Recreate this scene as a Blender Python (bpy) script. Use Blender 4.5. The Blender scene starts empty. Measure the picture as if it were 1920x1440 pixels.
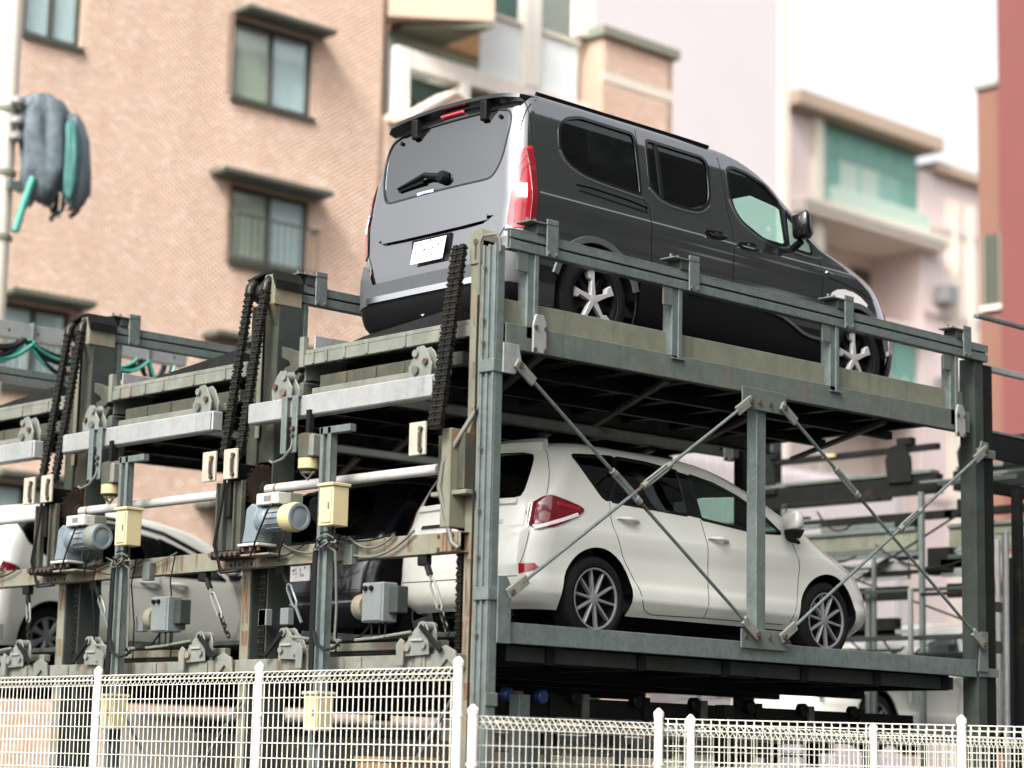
import bpy, bmesh, math, random
import numpy as np
from mathutils import Vector, Matrix
from mathutils.geometry import delaunay_2d_cdt
random.seed(7)
SC = bpy.context.scene
COL = SC.collection
# ---------------------------------------------------------------- camera
cd = bpy.data.cameras.new('camera'); cam = bpy.data.objects.new('camera', cd); COL.objects.link(cam)
cam.matrix_world = Matrix(((0.723392843, -0.131970316, -0.677706891, -9.73372),
                           (-0.690080989, -0.106695814, -0.715824163, -10.3709),
                           (0.022159053, 0.985494718, -0.168253194, 1.6),
                           (0, 0, 0, 1)))
cd.sensor_fit = 'HORIZONTAL'; cd.sensor_width = 36.0; cd.lens = 36.0*4159.59/1920
cd.clip_start = 0.1; cd.clip_end = 2000
cd.dof.use_dof = True; cd.dof.focus_distance = 15.9; cd.dof.aperture_fstop = 0.95
SC.camera = cam
# ---------------------------------------------------------------- sky, sun, exposure
SUN_EL, SUN_DIR = math.radians(44), (-0.955, -0.30)
wd = bpy.data.worlds.new('World'); SC.world = wd; wd.use_nodes = True
nt = wd.node_tree; bg = nt.nodes['Background']
sky = nt.nodes.new('ShaderNodeTexSky'); sky.sky_type = 'NISHITA'; sky.sun_disc = False
sky.sun_elevation = SUN_EL; sky.sun_rotation = math.atan2(SUN_DIR[0], SUN_DIR[1])
sky.dust_density = 7.0; sky.air_density = 1.0; sky.altitude = 0
hs = nt.nodes.new('ShaderNodeHueSaturation'); hs.inputs['Saturation'].default_value = 0.14
nt.links.new(sky.outputs[0], hs.inputs['Color']); nt.links.new(hs.outputs[0], bg.inputs['Color'])
bg.inputs['Strength'].default_value = 0.15
sd = bpy.data.lights.new('sun', 'SUN'); sd.energy = 1.2; sd.angle = math.radians(14); sd.color = (1.0, 0.95, 0.88)
sun = bpy.data.objects.new('sun', sd); COL.objects.link(sun)
_d = Vector((SUN_DIR[0]*math.cos(SUN_EL), SUN_DIR[1]*math.cos(SUN_EL), math.sin(SUN_EL)))
sun.rotation_euler = _d.to_track_quat('Z', 'Y').to_euler()
vs = SC.view_settings; vs.view_transform = 'Standard'; vs.look = 'None'; vs.gamma = 1.0; vs.exposure = 1.45; vs.use_curve_mapping = False
SC.cycles.max_bounces = 8; SC.cycles.transparent_max_bounces = 16

# ---------------------------------------------------------------- helpers
def link(o, parent=None):
    COL.objects.link(o)
    if parent is not None: o.parent = parent
    return o
def tag(o, label=None, cat=None, group=None, kind=None):
    if label: o['label'] = label
    if cat: o['category'] = cat
    if group: o['group'] = group
    if kind: o['kind'] = kind
    return o
def thing(name, label, cat, loc=(0, 0, 0), group=None, rz=0.0):
    o = link(bpy.data.objects.new(name, None)); o.location = loc; o.rotation_euler = (0, 0, rz); o.empty_display_size = .2
    return tag(o, label, cat, group)
def clone(o, off=(0, 0, 0), parent=None, label=None):
    c = o.copy(); link(c, parent)
    if parent is None: c.location = o.location + Vector(off)
    if label: c['label'] = label
    for ch in o.children: clone(ch, parent=c)
    return c
STUFF = {'bolt', 'lift_chain', 'hanging_chain', 'plate_print', 'slot'}     # rows of pieces too small to pick apart
class MB:
    """collects geometry for one mesh object; o is subtracted from every vertex (the thing's base)"""
    def __init__(s, o=(0, 0, 0)): s.v = []; s.f = []; s.o = Vector(o)
    def add(s, vs, fs):
        n = len(s.v); s.v += [tuple(Vector(p) - s.o) for p in vs]; s.f += [tuple(i + n for i in f) for f in fs]; return s
    def box(s, x0, x1, y0, y1, z0, z1):
        v = [(x, y, z) for z in (z0, z1) for y in (y0, y1) for x in (x0, x1)]
        return s.add(v, [(0, 2, 3, 1), (4, 5, 7, 6), (0, 1, 5, 4), (2, 6, 7, 3), (0, 4, 6, 2), (1, 3, 7, 5)])
    def hexa(s, v):
        return s.add(v, [(0, 2, 3, 1), (4, 5, 7, 6), (0, 1, 5, 4), (2, 6, 7, 3), (0, 4, 6, 2), (1, 3, 7, 5)])
    def beam(s, p, q, w, h, up=(0, 0, 1)):
        p = Vector(p); q = Vector(q); d = (q - p).normalized(); a = d.cross(Vector(up))
        if a.length < 1e-4: a = d.cross(Vector((1, 0, 0)))
        a.normalize(); b = a.cross(d).normalized(); v = []
        for e in (p, q):
            for j in (-1, 1):
                for i in (-1, 1): v.append(e + a*(i*w/2) + b*(j*h/2))
        return s.add(v, [(0, 1, 3, 2), (4, 6, 7, 5), (0, 4, 5, 1), (2, 3, 7, 6), (0, 2, 6, 4), (1, 5, 7, 3)])
    def tube(s, pts, r, n=8, cap=True):
        pts = [Vector(p) for p in pts]; k = len(pts); vv = []; ff = []; pa = None
        for i, p in enumerate(pts):
            t = (pts[min(i+1, k-1)] - pts[max(i-1, 0)]).normalized()
            if pa is None: a = t.orthogonal().normalized()
            else:
                a = pa - t*pa.dot(t)
                a = a.normalized() if a.length > 1e-5 else t.orthogonal().normalized()
            pa = a; b = t.cross(a); rr = r[i] if isinstance(r, (list, tuple)) else r
            for j in range(n):
                th = 2*math.pi*j/n; vv.append(p + a*(rr*math.cos(th)) + b*(rr*math.sin(th)))
        for i in range(k-1):
            for j in range(n):
                ff.append((i*n+j, i*n+(j+1) % n, (i+1)*n+(j+1) % n, (i+1)*n+j))
        if cap: ff += [tuple(range(n-1, -1, -1)), tuple((k-1)*n+j for j in range(n))]
        return s.add(vv, ff)
    def lathe(s, c, ax, prof, n=24, caps=True):
        """prof: (distance along the axis, radius)"""
        c = Vector(c); ax = Vector(ax).normalized(); a = ax.orthogonal().normalized(); b = ax.cross(a); vv = []; ff = []
        for t, r in prof:
            for j in range(n):
                th = 2*math.pi*j/n; vv.append(c + ax*t + a*(r*math.cos(th)) + b*(r*math.sin(th)))
        k = len(prof)
        for i in range(k-1):
            for j in range(n): ff.append((i*n+j, i*n+(j+1) % n, (i+1)*n+(j+1) % n, (i+1)*n+j))
        if caps: ff += [tuple(range(n-1, -1, -1)), tuple((k-1)*n+j for j in range(n))]
        return s.add(vv, ff)
    def prism(s, poly, fn, d0, d1):
        """poly of 2-D points, fn(u, v, d) -> 3-D point"""
        n = len(poly); v = [fn(u, w, d0) for u, w in poly] + [fn(u, w, d1) for u, w in poly]
        return s.add(v, [tuple(range(n-1, -1, -1)), tuple(range(n, 2*n))] + [(i, (i+1) % n, n+(i+1) % n, n+i) for i in range(n)])
    def build(s, name, mat, parent=None, bevel=0.0, smooth=0, fix=True):
        me = bpy.data.meshes.new(name); me.from_pydata(s.v, [], s.f)
        if fix or bevel:
            bm = bmesh.new(); bm.from_mesh(me)
            bmesh.ops.recalc_face_normals(bm, faces=bm.faces)
            if bevel:
                es = [e for e in bm.edges if len(e.link_faces) == 2 and e.calc_face_angle(0) > .5]
                bmesh.ops.bevel(bm, geom=es, offset=bevel, segments=1, affect='EDGES', clamp_overlap=True)
            bm.to_mesh(me); bm.free()
        me.materials.append(mat)
        if smooth: me.shade_smooth(); me.set_sharp_from_angle(angle=math.radians(smooth))
        o = link(bpy.data.objects.new(name, me), parent)
        if name in STUFF: o['kind'] = 'stuff'
        return o
FY = lambda u, v, d: (u, d, v)     # 2-D points are (x, z)
FX = lambda u, v, d: (d, u, v)     # 2-D points are (y, z)
FZ = lambda u, v, d: (u, v, d)
def xbox(p, name, mat, b, bevel=.004):
    return MB(p.location if p else (0, 0, 0)).box(*b).build(name, mat, p, bevel)
def arc(cx, cy, r, a0, a1, n): return [(cx+r*math.cos(math.radians(a0+(a1-a0)*i/n)), cy+r*math.sin(math.radians(a0+(a1-a0)*i/n))) for i in range(n+1)]
def sag(p, q, d, n=10):
    p = Vector(p); q = Vector(q); return [p.lerp(q, i/n) - Vector((0, 0, d*4*(i/n)*(1-i/n))) for i in range(n+1)]

# ---------------------------------------------------------------- materials
def _mat(name):
    m = bpy.data.materials.new(name); m.use_nodes = True; n = m.node_tree.nodes; return m, n, m.node_tree.links, n['Principled BSDF']
def plain(name, col, rough=.5, metal=0.0, coat=0.0, spec=.5, var=.06, scale=12):
    m, n, l, b = _mat(name); b.inputs['Roughness'].default_value = rough; b.inputs['Metallic'].default_value = metal
    b.inputs['Coat Weight'].default_value = coat; b.inputs['Coat Roughness'].default_value = .03; b.inputs['Specular IOR Level'].default_value = spec
    if var:
        g = n.new('ShaderNodeNewGeometry'); t = n.new('ShaderNodeTexNoise'); t.inputs['Scale'].default_value = scale; t.inputs['Detail'].default_value = 5
        l.new(g.outputs['Position'], t.inputs['Vector']); x = n.new('ShaderNodeMix'); x.data_type = 'RGBA'
        x.inputs[6].default_value = (*[c*(1-var*2.2) for c in col], 1); x.inputs[7].default_value = (*[min(1, c*(1+var*2.2)) for c in col], 1)
        l.new(t.outputs['Fac'], x.inputs[0]); l.new(x.outputs[2], b.inputs['Base Color'])
    else: b.inputs['Base Color'].default_value = (*col, 1)
    return m
def metalpaint(name, base, stain, rust=(.16, .05, .018), amt=.4, samt=.5, rough=.55, metal=0.0, scale=5.0, bump=.12, spangle=0.0):
    """weathered steel: base mottled with stain, streaks running down, rust in patches"""
    m, n, l, b = _mat(name); g = n.new('ShaderNodeNewGeometry')
    def noise(sc, vec=None, det=8, ro=.6):
        t = n.new('ShaderNodeTexNoise'); t.inputs['Scale'].default_value = sc; t.inputs['Detail'].default_value = det; t.inputs['Roughness'].default_value = ro
        l.new(vec or g.outputs['Position'], t.inputs['Vector']); return t.outputs['Fac']
    def ramp(f, a, c):
        r = n.new('ShaderNodeMapRange'); r.inputs[1].default_value = a; r.inputs[2].default_value = c; l.new(f, r.inputs[0]); return r.outputs[0]
    def mix(f, a, c):
        x = n.new('ShaderNodeMix'); x.data_type = 'RGBA'; l.new(f, x.inputs[0])
        for k, q in ((6, a), (7, c)):
            if isinstance(q, tuple): x.inputs[k].default_value = (*q, 1)
            else: l.new(q, x.inputs[k])
        return x.outputs[2]
    def mul(f, k):
        x = n.new('ShaderNodeMath'); x.operation = 'MULTIPLY'; l.new(f, x.inputs[0])
        if isinstance(k, float): x.inputs[1].default_value = k
        else: l.new(k, x.inputs[1])
        return x.outputs[0]
    mp = n.new('ShaderNodeMapping'); mp.inputs['Scale'].default_value = (15, 15, 1.3); l.new(g.outputs['Position'], mp.inputs['Vector'])
    c = mix(ramp(noise(scale), .35, .7), base, stain)
    c = mix(mul(mul(ramp(noise(1.0, mp.outputs[0], 4), .5, .8), ramp(noise(2.3), .4, .65)), samt*1.15), c, tuple(k*.55 for k in stain))
    if spangle:
        v = n.new('ShaderNodeTexVoronoi'); v.inputs['Scale'].default_value = 34; l.new(g.outputs['Position'], v.inputs['Vector'])
        bw = n.new('ShaderNodeRGBToBW'); l.new(v.outputs['Color'], bw.inputs[0]); c = mix(mul(bw.outputs[0], spangle), c, tuple(min(1, k*1.9) for k in base))
    if amt > 0:
        rf = ramp(noise(3.1, None, 10, .7), .645-.14*amt, .77-.1*amt); rs = mul(ramp(noise(1.3, mp.outputs[0], 5), .56, .7), ramp(noise(1.7), .45, .62))
        c = mix(mul(rf, .85), c, rust); c = mix(mul(rs, min(1.0, amt)), c, tuple(k*1.5 for k in rust))
    l.new(c, b.inputs['Base Color']); b.inputs['Roughness'].default_value = rough; b.inputs['Metallic'].default_value = metal; b.inputs['Specular IOR Level'].default_value = .3 if max(base) > .05 else .12
    bp = n.new('ShaderNodeBump'); bp.inputs['Strength'].default_value = bump; bp.inputs['Distance'].default_value = .01; l.new(noise(40), bp.inputs['Height']); l.new(bp.outputs[0], b.inputs['Normal'])
    return m
def paint(name, col, metal=.0, rough=.35, coat=1.0):
    m = plain(name, col, rough, metal, coat, .5, .02, 3); return m
def glass(name, tint, gloss=1.0, ior=1.52):
    m = bpy.data.materials.new(name); m.use_nodes = True; n = m.node_tree.nodes; l = m.node_tree.links; n.clear()
    o = n.new('ShaderNodeOutputMaterial'); t = n.new('ShaderNodeBsdfTransparent'); t.inputs[0].default_value = (*tint, 1)
    g = n.new('ShaderNodeBsdfGlossy'); g.inputs['Roughness'].default_value = .015; g.inputs[0].default_value = (.95, .97, .97, 1)
    f = n.new('ShaderNodeFresnel'); ge = n.new('ShaderNodeNewGeometry'); e = n.new('ShaderNodeMath'); e.operation = 'MULTIPLY_ADD'; e.inputs[1].default_value = -2; e.inputs[2].default_value = 1; l.new(ge.outputs['Backfacing'], e.inputs[0])
    pw = n.new('ShaderNodeMath'); pw.operation = 'POWER'; pw.inputs[0].default_value = ior; l.new(e.outputs[0], pw.inputs[1]); l.new(pw.outputs[0], f.inputs[0])     # same reflectance from both sides of the thin pane
    x = n.new('ShaderNodeMixShader')
    if gloss != 1.0:
        k = n.new('ShaderNodeMath'); k.operation = 'MULTIPLY'; k.inputs[1].default_value = gloss; l.new(f.outputs[0], k.inputs[0]); l.new(k.outputs[0], x.inputs[0])
    else: l.new(f.outputs[0], x.inputs[0])
    l.new(t.outputs[0], x.inputs[1]); l.new(g.outputs[0], x.inputs[2]); l.new(x.outputs[0], o.inputs[0]); return m
M = {}
M['galv'] = metalpaint('galvanised_steel', (0.1177, 0.1387, 0.1318), (0.0794, 0.0974, 0.0934), amt=.16, samt=.7, rough=.45, metal=.35, scale=7, spangle=.25)
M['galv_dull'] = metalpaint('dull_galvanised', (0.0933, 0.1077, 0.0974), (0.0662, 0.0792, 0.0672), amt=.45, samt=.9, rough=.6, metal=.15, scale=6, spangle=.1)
M['galv_light'] = metalpaint('bright_galvanised', (0.2711, 0.2796, 0.2765), (0.2108, 0.2197, 0.2134), (.24, .12, .05), amt=.35, samt=.9, rough=.42, metal=.3, scale=3.5, spangle=.12)
M['beige'] = metalpaint('weathered_beige_steel', (0.1552, 0.153, 0.1139), (0.1108, 0.1124, 0.0802), (.19, .075, .025), amt=.75, samt=.7, rough=.6, scale=5)
M['olive'] = metalpaint('grimy_olive_steel', (0.0482, 0.0509, 0.0359), (0.0302, 0.0334, 0.0234), (.11, .055, .022), amt=.5, samt=.7, rough=.65, scale=6)
M['lip'] = metalpaint('grimy_cream_steel', (0.1504, 0.1565, 0.1329), (0.0975, 0.1021, 0.083), (.15, .08, .035), amt=.4, samt=.8, rough=.65, scale=7)
M['shaftw'] = metalpaint('white_painted_pipe', (0.4077, 0.4077, 0.3937), (0.3445, 0.3409, 0.3163), (.30, .13, .05), amt=.55, samt=.25, rough=.45, scale=2.5)
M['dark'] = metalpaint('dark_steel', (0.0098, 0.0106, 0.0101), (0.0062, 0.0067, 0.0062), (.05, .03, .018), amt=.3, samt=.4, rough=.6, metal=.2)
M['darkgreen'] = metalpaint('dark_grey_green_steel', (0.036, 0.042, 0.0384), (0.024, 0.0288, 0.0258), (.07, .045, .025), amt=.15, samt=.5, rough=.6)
M['chain'] = metalpaint('greasy_chain', (0.0338, 0.0315, 0.0263), (0.0135, 0.0128, 0.0105), (.06, .035, .015), amt=.25, samt=.2, rough=.38, metal=.75, scale=30)
M['sprocket'] = metalpaint('rusty_dark_sprocket', (.035, .026, .020), (.022, .017, .014), (.09, .035, .015), amt=.6, samt=.2, rough=.6, metal=.2)
M['cream'] = plain('cream_box_paint', (0.4182, 0.3548, 0.2027), .45, var=.05)
M['bluemotor'] = metalpaint('pale_blue_paint', (0.1343, 0.1656, 0.1799), (0.1099, 0.1355, 0.1487), (.30, .22, .08), amt=.25, samt=.3, rough=.4)
M['yellowband'] = metalpaint('yellowed_paint', (0.4, 0.344, 0.176), (0.336, 0.288, 0.16), (.34, .16, .03), amt=.7, samt=.3, rough=.5)
M['greybox'] = metalpaint('grey_box_paint', (0.1224, 0.1377, 0.1377), (0.104, 0.1163, 0.1163), amt=.08, samt=.35, rough=.5)
M['bracket'] = metalpaint('grey_green_bracket', (0.1658, 0.1754, 0.153), (0.1148, 0.1211, 0.1051), (.16, .08, .035), amt=.35, samt=.6, rough=.55, metal=.1)
M['plate'] = metalpaint('cream_plate', (0.3166, 0.3051, 0.2476), (0.259, 0.2476, 0.1957), (.25, .10, .03), amt=.4, samt=.3, rough=.5)
M['bolt'] = metalpaint('rusty_bolt', (.07, .045, .03), (.04, .03, .022), amt=.6, rough=.6)
M['rubber'] = plain('black_rubber', (0.006, 0.006, 0.0065), .55, spec=.15)
M['black'] = plain('black_plastic', (0.0038, 0.004, 0.0043), .42, spec=.15)
M['blackgloss'] = plain('black_gloss_trim', (.006, .006, .007), .12)
M['trimgrey'] = plain('grey_plastic_trim', (0.0525, 0.056, 0.0595), .45)
M['chrome'] = plain('satin_chrome', (.62, .63, .64), .18, 1.0, var=0)
M['whitefence'] = plain('white_fence_coating', (0.666, 0.648, 0.549), .45, var=.04)
M['postwhite'] = plain('cream_fence_post', (0.658, 0.6063, 0.5546), .45, var=.04)
M['vanpaint'] = paint('dark_grey_metallic', (.235, .238, .245), .96, .08)
M['whitepaint'] = paint('pearl_white_paint', (0.6008, 0.6008, 0.5434), 0, .4)
M['blackpaint'] = paint('black_car_paint', (.006, .0065, .009), 0, .2, .3)
M['tint'] = glass('dark_tinted_glass', (.06, .068, .064), 1.0, 1.6)
M['tintrear'] = glass('dark_rear_glass', (.08, .09, .085), 1.0, 2.5)
M['clear'] = glass('green_clear_glass', (.66, .86, .79))
M['redlamp'] = plain('red_lamp_lens', (0.3, 0.009, 0.0165), .12, coat=1, var=0)
M['darkred'] = plain('deep_red_lamp_lens', (.14, .006, .012), .1, coat=1, var=0)
M['clearlamp'] = plain('clear_lamp_lens', (.72, .68, .66), .12, coat=1, var=0)
M['seat'] = plain('grey_seat_cloth', (0.03, 0.03, 0.0312), .8, spec=.15)
M['tyre'] = plain('tyre_rubber', (0.007, 0.007, 0.007), .7, spec=.15)
M['alloy'] = plain('machined_alloy', (0.5057, 0.4985, 0.4841), .3, .35, var=.02)
M['alloygrey'] = plain('silver_alloy', (0.24, 0.246, 0.252), .32, .4, var=.02)
M['rimdark'] = plain('dark_wheel_paint', (0.006, 0.006, 0.0072), .3, spec=.15)
M['platewhite'] = plain('number_plate_white', (.74, .73, .72), .5, var=.03)
M['ink'] = plain('dark_green_ink', (.03, .09, .06), .6, var=0)
M['mortar'] = plain('pale_mortar', (.46, .33, .25), .9, var=.08)
M['cable'] = plain('black_cable', (0.0075, 0.0075, 0.008), .5, spec=.15)
M['cablegrey'] = plain('grey_cable', (.09, .09, .075), .5)
M['cablegreen'] = plain('green_cable', (.025, .21, .16), .45)
M['blue'] = plain('blue_plastic_cap', (.015, .035, .13), .4)
M['asphalt'] = plain('asphalt', (.05, .05, .05), .9, var=.2, scale=4)

# ---------------------------------------------------------------- ground and buildings
g=MB().add([(-900,-900,0),(900,-900,0),(900,900,0),(-900,900,0)],[(0,1,2,3)]).build('ground',M['asphalt'],None,fix=False); tag(g,'asphalt ground below the machine',None,None,'structure')
def brickmat():
    m,n,l,b=_mat('salmon_brick_tile'); ge=n.new('ShaderNodeNewGeometry'); r=n.new('ShaderNodeValToRGB'); l.new(ge.outputs['Random Per Island'],r.inputs[0]); e=r.color_ramp; e.interpolation='CONSTANT'
    cols=[(0,(.65,.475,.37)),(.22,(.67,.495,.385)),(.45,(.615,.435,.335)),(.60,(.69,.515,.40)),(.82,(.74,.595,.50)),(.86,(.63,.45,.345)),(.95,(.73,.585,.49))]
    e.elements[0].color=(*cols[0][1],1); e.elements[1].position=cols[1][0]; e.elements[1].color=(*cols[1][1],1)
    for p,c in cols[2:]: q=e.elements.new(p); q.color=(*c,1)
    mp=n.new('ShaderNodeMapping'); mp.inputs['Scale'].default_value=(1.6,1.6,.16); l.new(ge.outputs['Position'],mp.inputs['Vector']); t=n.new('ShaderNodeTexNoise'); t.inputs['Scale'].default_value=1; t.inputs['Detail'].default_value=7; l.new(mp.outputs[0],t.inputs['Vector'])
    mr=n.new('ShaderNodeMapRange'); mr.inputs[1].default_value=.42; mr.inputs[2].default_value=.75; mr.inputs[4].default_value=.3; l.new(t.outputs['Fac'],mr.inputs[0]); x=n.new('ShaderNodeMix'); x.data_type='RGBA'; x.blend_type='MULTIPLY'; l.new(mr.outputs[0],x.inputs[0]); l.new(r.outputs[0],x.inputs[6]); x.inputs[7].default_value=(.62,.55,.5,1)      # weathering that ran down the wall
    l.new(x.outputs[2],b.inputs['Base Color']); b.inputs['Roughness'].default_value=.6; return m
M['brick']=brickmat()
M['bronze']=plain('dark_bronze_frame',(.055,.058,.045),.5); M['hood']=plain('dark_grey_green_hood',(.10,.105,.08),.7); M['greygreen']=plain('grey_green_render',(.24,.27,.235),.8); M['stone']=plain('grey_green_stone',(.20,.21,.16),.7); M['creamwall']=plain('cream_render',(.66,.61,.52),.8); M['curtain']=plain('pale_curtain',(.74,.80,.80),.8)
M['curtain2']=plain('beige_curtain',(.52,.52,.42),.8); M['wood']=plain('orange_wood_panel',(.20,.11,.05),.6); M['tealdark']=plain('dark_teal_panel',(.055,.11,.095),.4); M['pale']=plain('pale_lilac_render',(.58,.535,.545),.85,var=.02,scale=.4)
M['whitewall']=plain('warm_white_render',(.78,.74,.67),.8); M['soffit']=plain('olive_soffit',(.10,.10,.065),.8); M['pinkwall']=plain('pale_pink_render',(.68,.56,.53),.85,var=.03,scale=.5); M['pinklight']=plain('cream_pink_render',(.72,.62,.54),.85,var=.03,scale=.5)
M['cornice']=plain('tan_cornice',(.44,.33,.25),.8); M['teal']=plain('teal_glass_panel',(.15,.34,.27),.3); M['tealmid']=plain('mid_teal_panel',(.24,.43,.36),.4); M['tealpale']=plain('pale_teal_curtain',(.46,.56,.48),.6); M['brownwall']=plain('terracotta_render',(.17,.082,.056),.85,var=.04,scale=1); M['redwall']=plain('brick_red_render',(.14,.042,.038),.85,var=.05,scale=1)
M['pane']=glass('window_pane',(.93,.97,.97),1.0,1.8)
def bricks(x0,x1,z0,z1,y,holes,bw=.118,bh=.0355,gap=.007,face=1,depth=.010):
    """thin brick tiles standing proud of the wall at y (facing -y)"""
    nr=int((z1-z0)/(bh+gap)); nc=int((x1-x0)/(bw+gap)); R,Cc=np.meshgrid(np.arange(nr),np.arange(nc),indexing='ij')
    X=x0+(Cc+.5*(R%2))*(bw+gap); Z=z0+R*(bh+gap); X=X.ravel(); Z=Z.ravel(); ok=(X+bw<=x1)
    for a,b,c,d in holes: ok&=~((X+bw>a)&(X<b)&(Z+bh>c)&(Z<d))
    X=X[ok]; Z=Z[ok]; n=len(X); rng=np.random.default_rng(1); Y=y-depth-rng.random(n)*.003
    V=np.zeros((n,8,3))
    for k,(dx,dy,dz) in enumerate(((0,0,0),(1,0,0),(1,0,1),(0,0,1),(0,1,0),(1,1,0),(1,1,1),(0,1,1))):
        V[:,k,0]=X+dx*bw; V[:,k,1]=np.where(dy,y+.002,Y); V[:,k,2]=Z+dz*bh
    F=np.array([(0,1,2,3),(0,4,5,1),(3,2,6,7),(0,3,7,4),(1,5,6,2)]); FF=(F[None]+np.arange(n)[:,None,None]*8).reshape(-1,4)
    me=bpy.data.meshes.new('bricks'); me.vertices.add(n*8); me.vertices.foreach_set('co',V.ravel()); me.loops.add(len(FF)*4); me.loops.foreach_set('vertex_index',FF.ravel().astype(np.int32)); me.polygons.add(len(FF)); me.polygons.foreach_set('loop_start',np.arange(0,len(FF)*4,4,dtype=np.int32)); me.update(calc_edges=True); me.materials.append(M['brick']); return me
def wallpanel(mb,x0,x1,z0,z1,y0,y1,holes):
    xs=sorted({x0,x1,*[h[i] for h in holes for i in (0,1) if x0<h[i]<x1]}); zs=sorted({z0,z1,*[h[i] for h in holes for i in (2,3) if z0<h[i]<z1]})
    for a,b in zip(xs[:-1],xs[1:]):
        run=None
        for c,d in zip(zs[:-1],zs[1:]):
            if any(h[0]<=a+1e-6 and b-1e-6<=h[1] and h[2]<=c+1e-6 and d-1e-6<=h[3] for h in holes): continue
            mb.box(a,b,y0,y1,c,d)
YW=17.5
BB=thing('brick_building','salmon brick apartment building with dark framed windows behind the machine','building',(0,0,0))
WIN=[(10.45,12.03,9.30,10.55,1,'l'),(10.36,11.98,11.95,13.28,0,'l'),(6.45,7.66,6.78,8.02,1,'s'),(6.55,7.55,12.06,13.4,0,''),(10.45,12.03,6.65,7.95,1,'l'),(10.45,12.03,4.0,5.3,1,'l'),(6.45,7.66,4.1,5.4,1,'s'),(14.6,16.2,9.6,10.9,1,'l')]
holes=[(a,b,c,d) for a,b,c,d,_,_ in WIN]
mb=MB(); wallpanel(mb,2.0,13.55,0,15.2,YW,YW+.35,holes); wallpanel(mb,13.55,20.3,0,12.35,YW,YW+.35,holes); mb.build('wall',M['mortar'],BB,fix=False)
o=link(bpy.data.objects.new('bricks',bricks(2.0,13.54,1.2,15.15,YW,holes)),BB); o['kind']='stuff'
o=link(bpy.data.objects.new('bricks',bricks(13.56,20.3,1.2,12.3,YW,holes)),BB); o['kind']='stuff'
MB().box(2.0,20.3,YW+.36,YW+9,0,12.3).build('rear_block',M['creamwall'],BB)
for a,b,c,d,rail,hd in WIN:
    w=link(bpy.data.objects.new('window',None),BB); w.location=((a+b)/2,YW,c); o0=w.location; m=(a+b)/2
    f=MB(o0)
    for bx in ((a,a+.07,c,d),(b-.07,b,c,d),(a+.07,b-.07,c,c+.07),(a+.07,b-.07,d-.07,d),(m-.035,m+.035,c+.07,d-.07)): f.box(bx[0],bx[1],YW+.06,YW+.14,bx[2],bx[3])
    f.build('window_frame',M['bronze'],w,.004)
    for q,(e,h) in enumerate(((a+.07,m-.035),(m+.035,b-.07))):
        MB(o0).box(e,h,YW+.095,YW+.101,c+.07,d-.07).build('pane',M['pane'],w)
        cu=MB(o0); n=14; V=[]
        for i in range(n+1):
            x=e+(h-e)*i/n; y=YW+.125+.015*(i%2); V+=[(x,y,c+.05),(x,y,d-.05)]
        cu.add(V,[(2*i,2*i+2,2*i+3,2*i+1) for i in range(n)]); cu.build('curtain',M['curtain2'] if q==0 and hd=='l' else M['curtain'],w,fix=False)
    MB(o0).box(a-.04,b+.04,YW-.06,YW+.06,c-.08,c).build('sill',M['bronze'],w,.004)
    if hd:
        oh=.45 if (hd=='l' and c<11) else .04; h=MB(o0); h.box(a-oh,b+.16,YW-.42,YW-.0,d+.05,d+.13); h.build('hood',M['hood'],w,.01); MB(o0).box(a-oh+.02,b+.14,YW-.40,YW-.02,d+.03,d+.049).build('hood_soffit',M['bronze'],w)
    if rail:
        MB(o0).beam((a-.05,YW-.22,c+.72),(b+.05,YW-.22,c+.72),.03,.03).build('railing_bar',M['bronze'],w); MB(o0).beam((a-.05,YW-.22,c+.02),(b+.05,YW-.22,c+.02),.03,.03).build('railing_bar',M['bronze'],w)
        for i in range(13):
            x=a+(b-a)*i/12; MB(o0).beam((x,YW-.22,c+.04),(x,YW-.22,c+.70),.014,.014).build('baluster',M['bronze'],w)
        [MB(o0).beam((q,YW-.22,c+.72),(q,YW,c+.72),.03,.03).build('railing_arm',M['bronze'],w) for q in (a-.05,b+.05)]
# balconies at the right end of the brick building
BA=link(bpy.data.objects.new('balcony',None),BB); BA.location=(14,YW,12.3)
def bb(n,m,b,bv=.01): return MB(BA.location).box(*b).build(n,M[m],BA,bv)
bb('back_wall','greygreen',(13.5,20.3,YW+1.8,YW+2.1,12.3,18)); bb('side_wall','creamwall',(13.4,13.55,YW,YW+1.8,12.3,15.2)); bb('floor_slab','creamwall',(13.55,18.4,YW-.05,YW+1.8,12.25,12.36))  # mid grey-green render on the back wall sets off the white pillars
bb('fascia','whitewall',(13.95,18.45,YW-.06,YW+.1,13.30,13.62))
for i in range(12): bb('fascia_joint','stone',(16.9+i*.13,16.908+i*.13,YW-.065,YW-.06,13.32,13.60),0)
for x0,x1,z0,z1 in ((13.72,14.02,12.36,13.62),(15.22,15.42,12.36,13.30),(16.74,17.12,13.62,17),(18.1,18.5,14.9,17)): bb('pillar','whitewall',(x0,x1,YW-.08,YW+.16,z0,z1))
bb('panel','tealdark',(14.03,15.21,YW+.3,YW+.34,12.9,13.28)); bb('panel','wood',(14.03,15.21,YW+1.7,YW+1.78,12.36,12.9)); bb('panel','tealdark',(15.43,18.3,YW+.2,YW+.24,12.36,13.28))
bb('upper_floor','creamwall',(15.4,18.4,YW+.1,YW+1.8,13.4,13.6)); bb('upper_wood','wood',(15.0,18.3,YW+1.6,YW+1.78,14.6,15.3)); bb('upper_wood','tealdark',(15.0,18.3,YW+1.6,YW+1.78,15.3,17))
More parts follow.
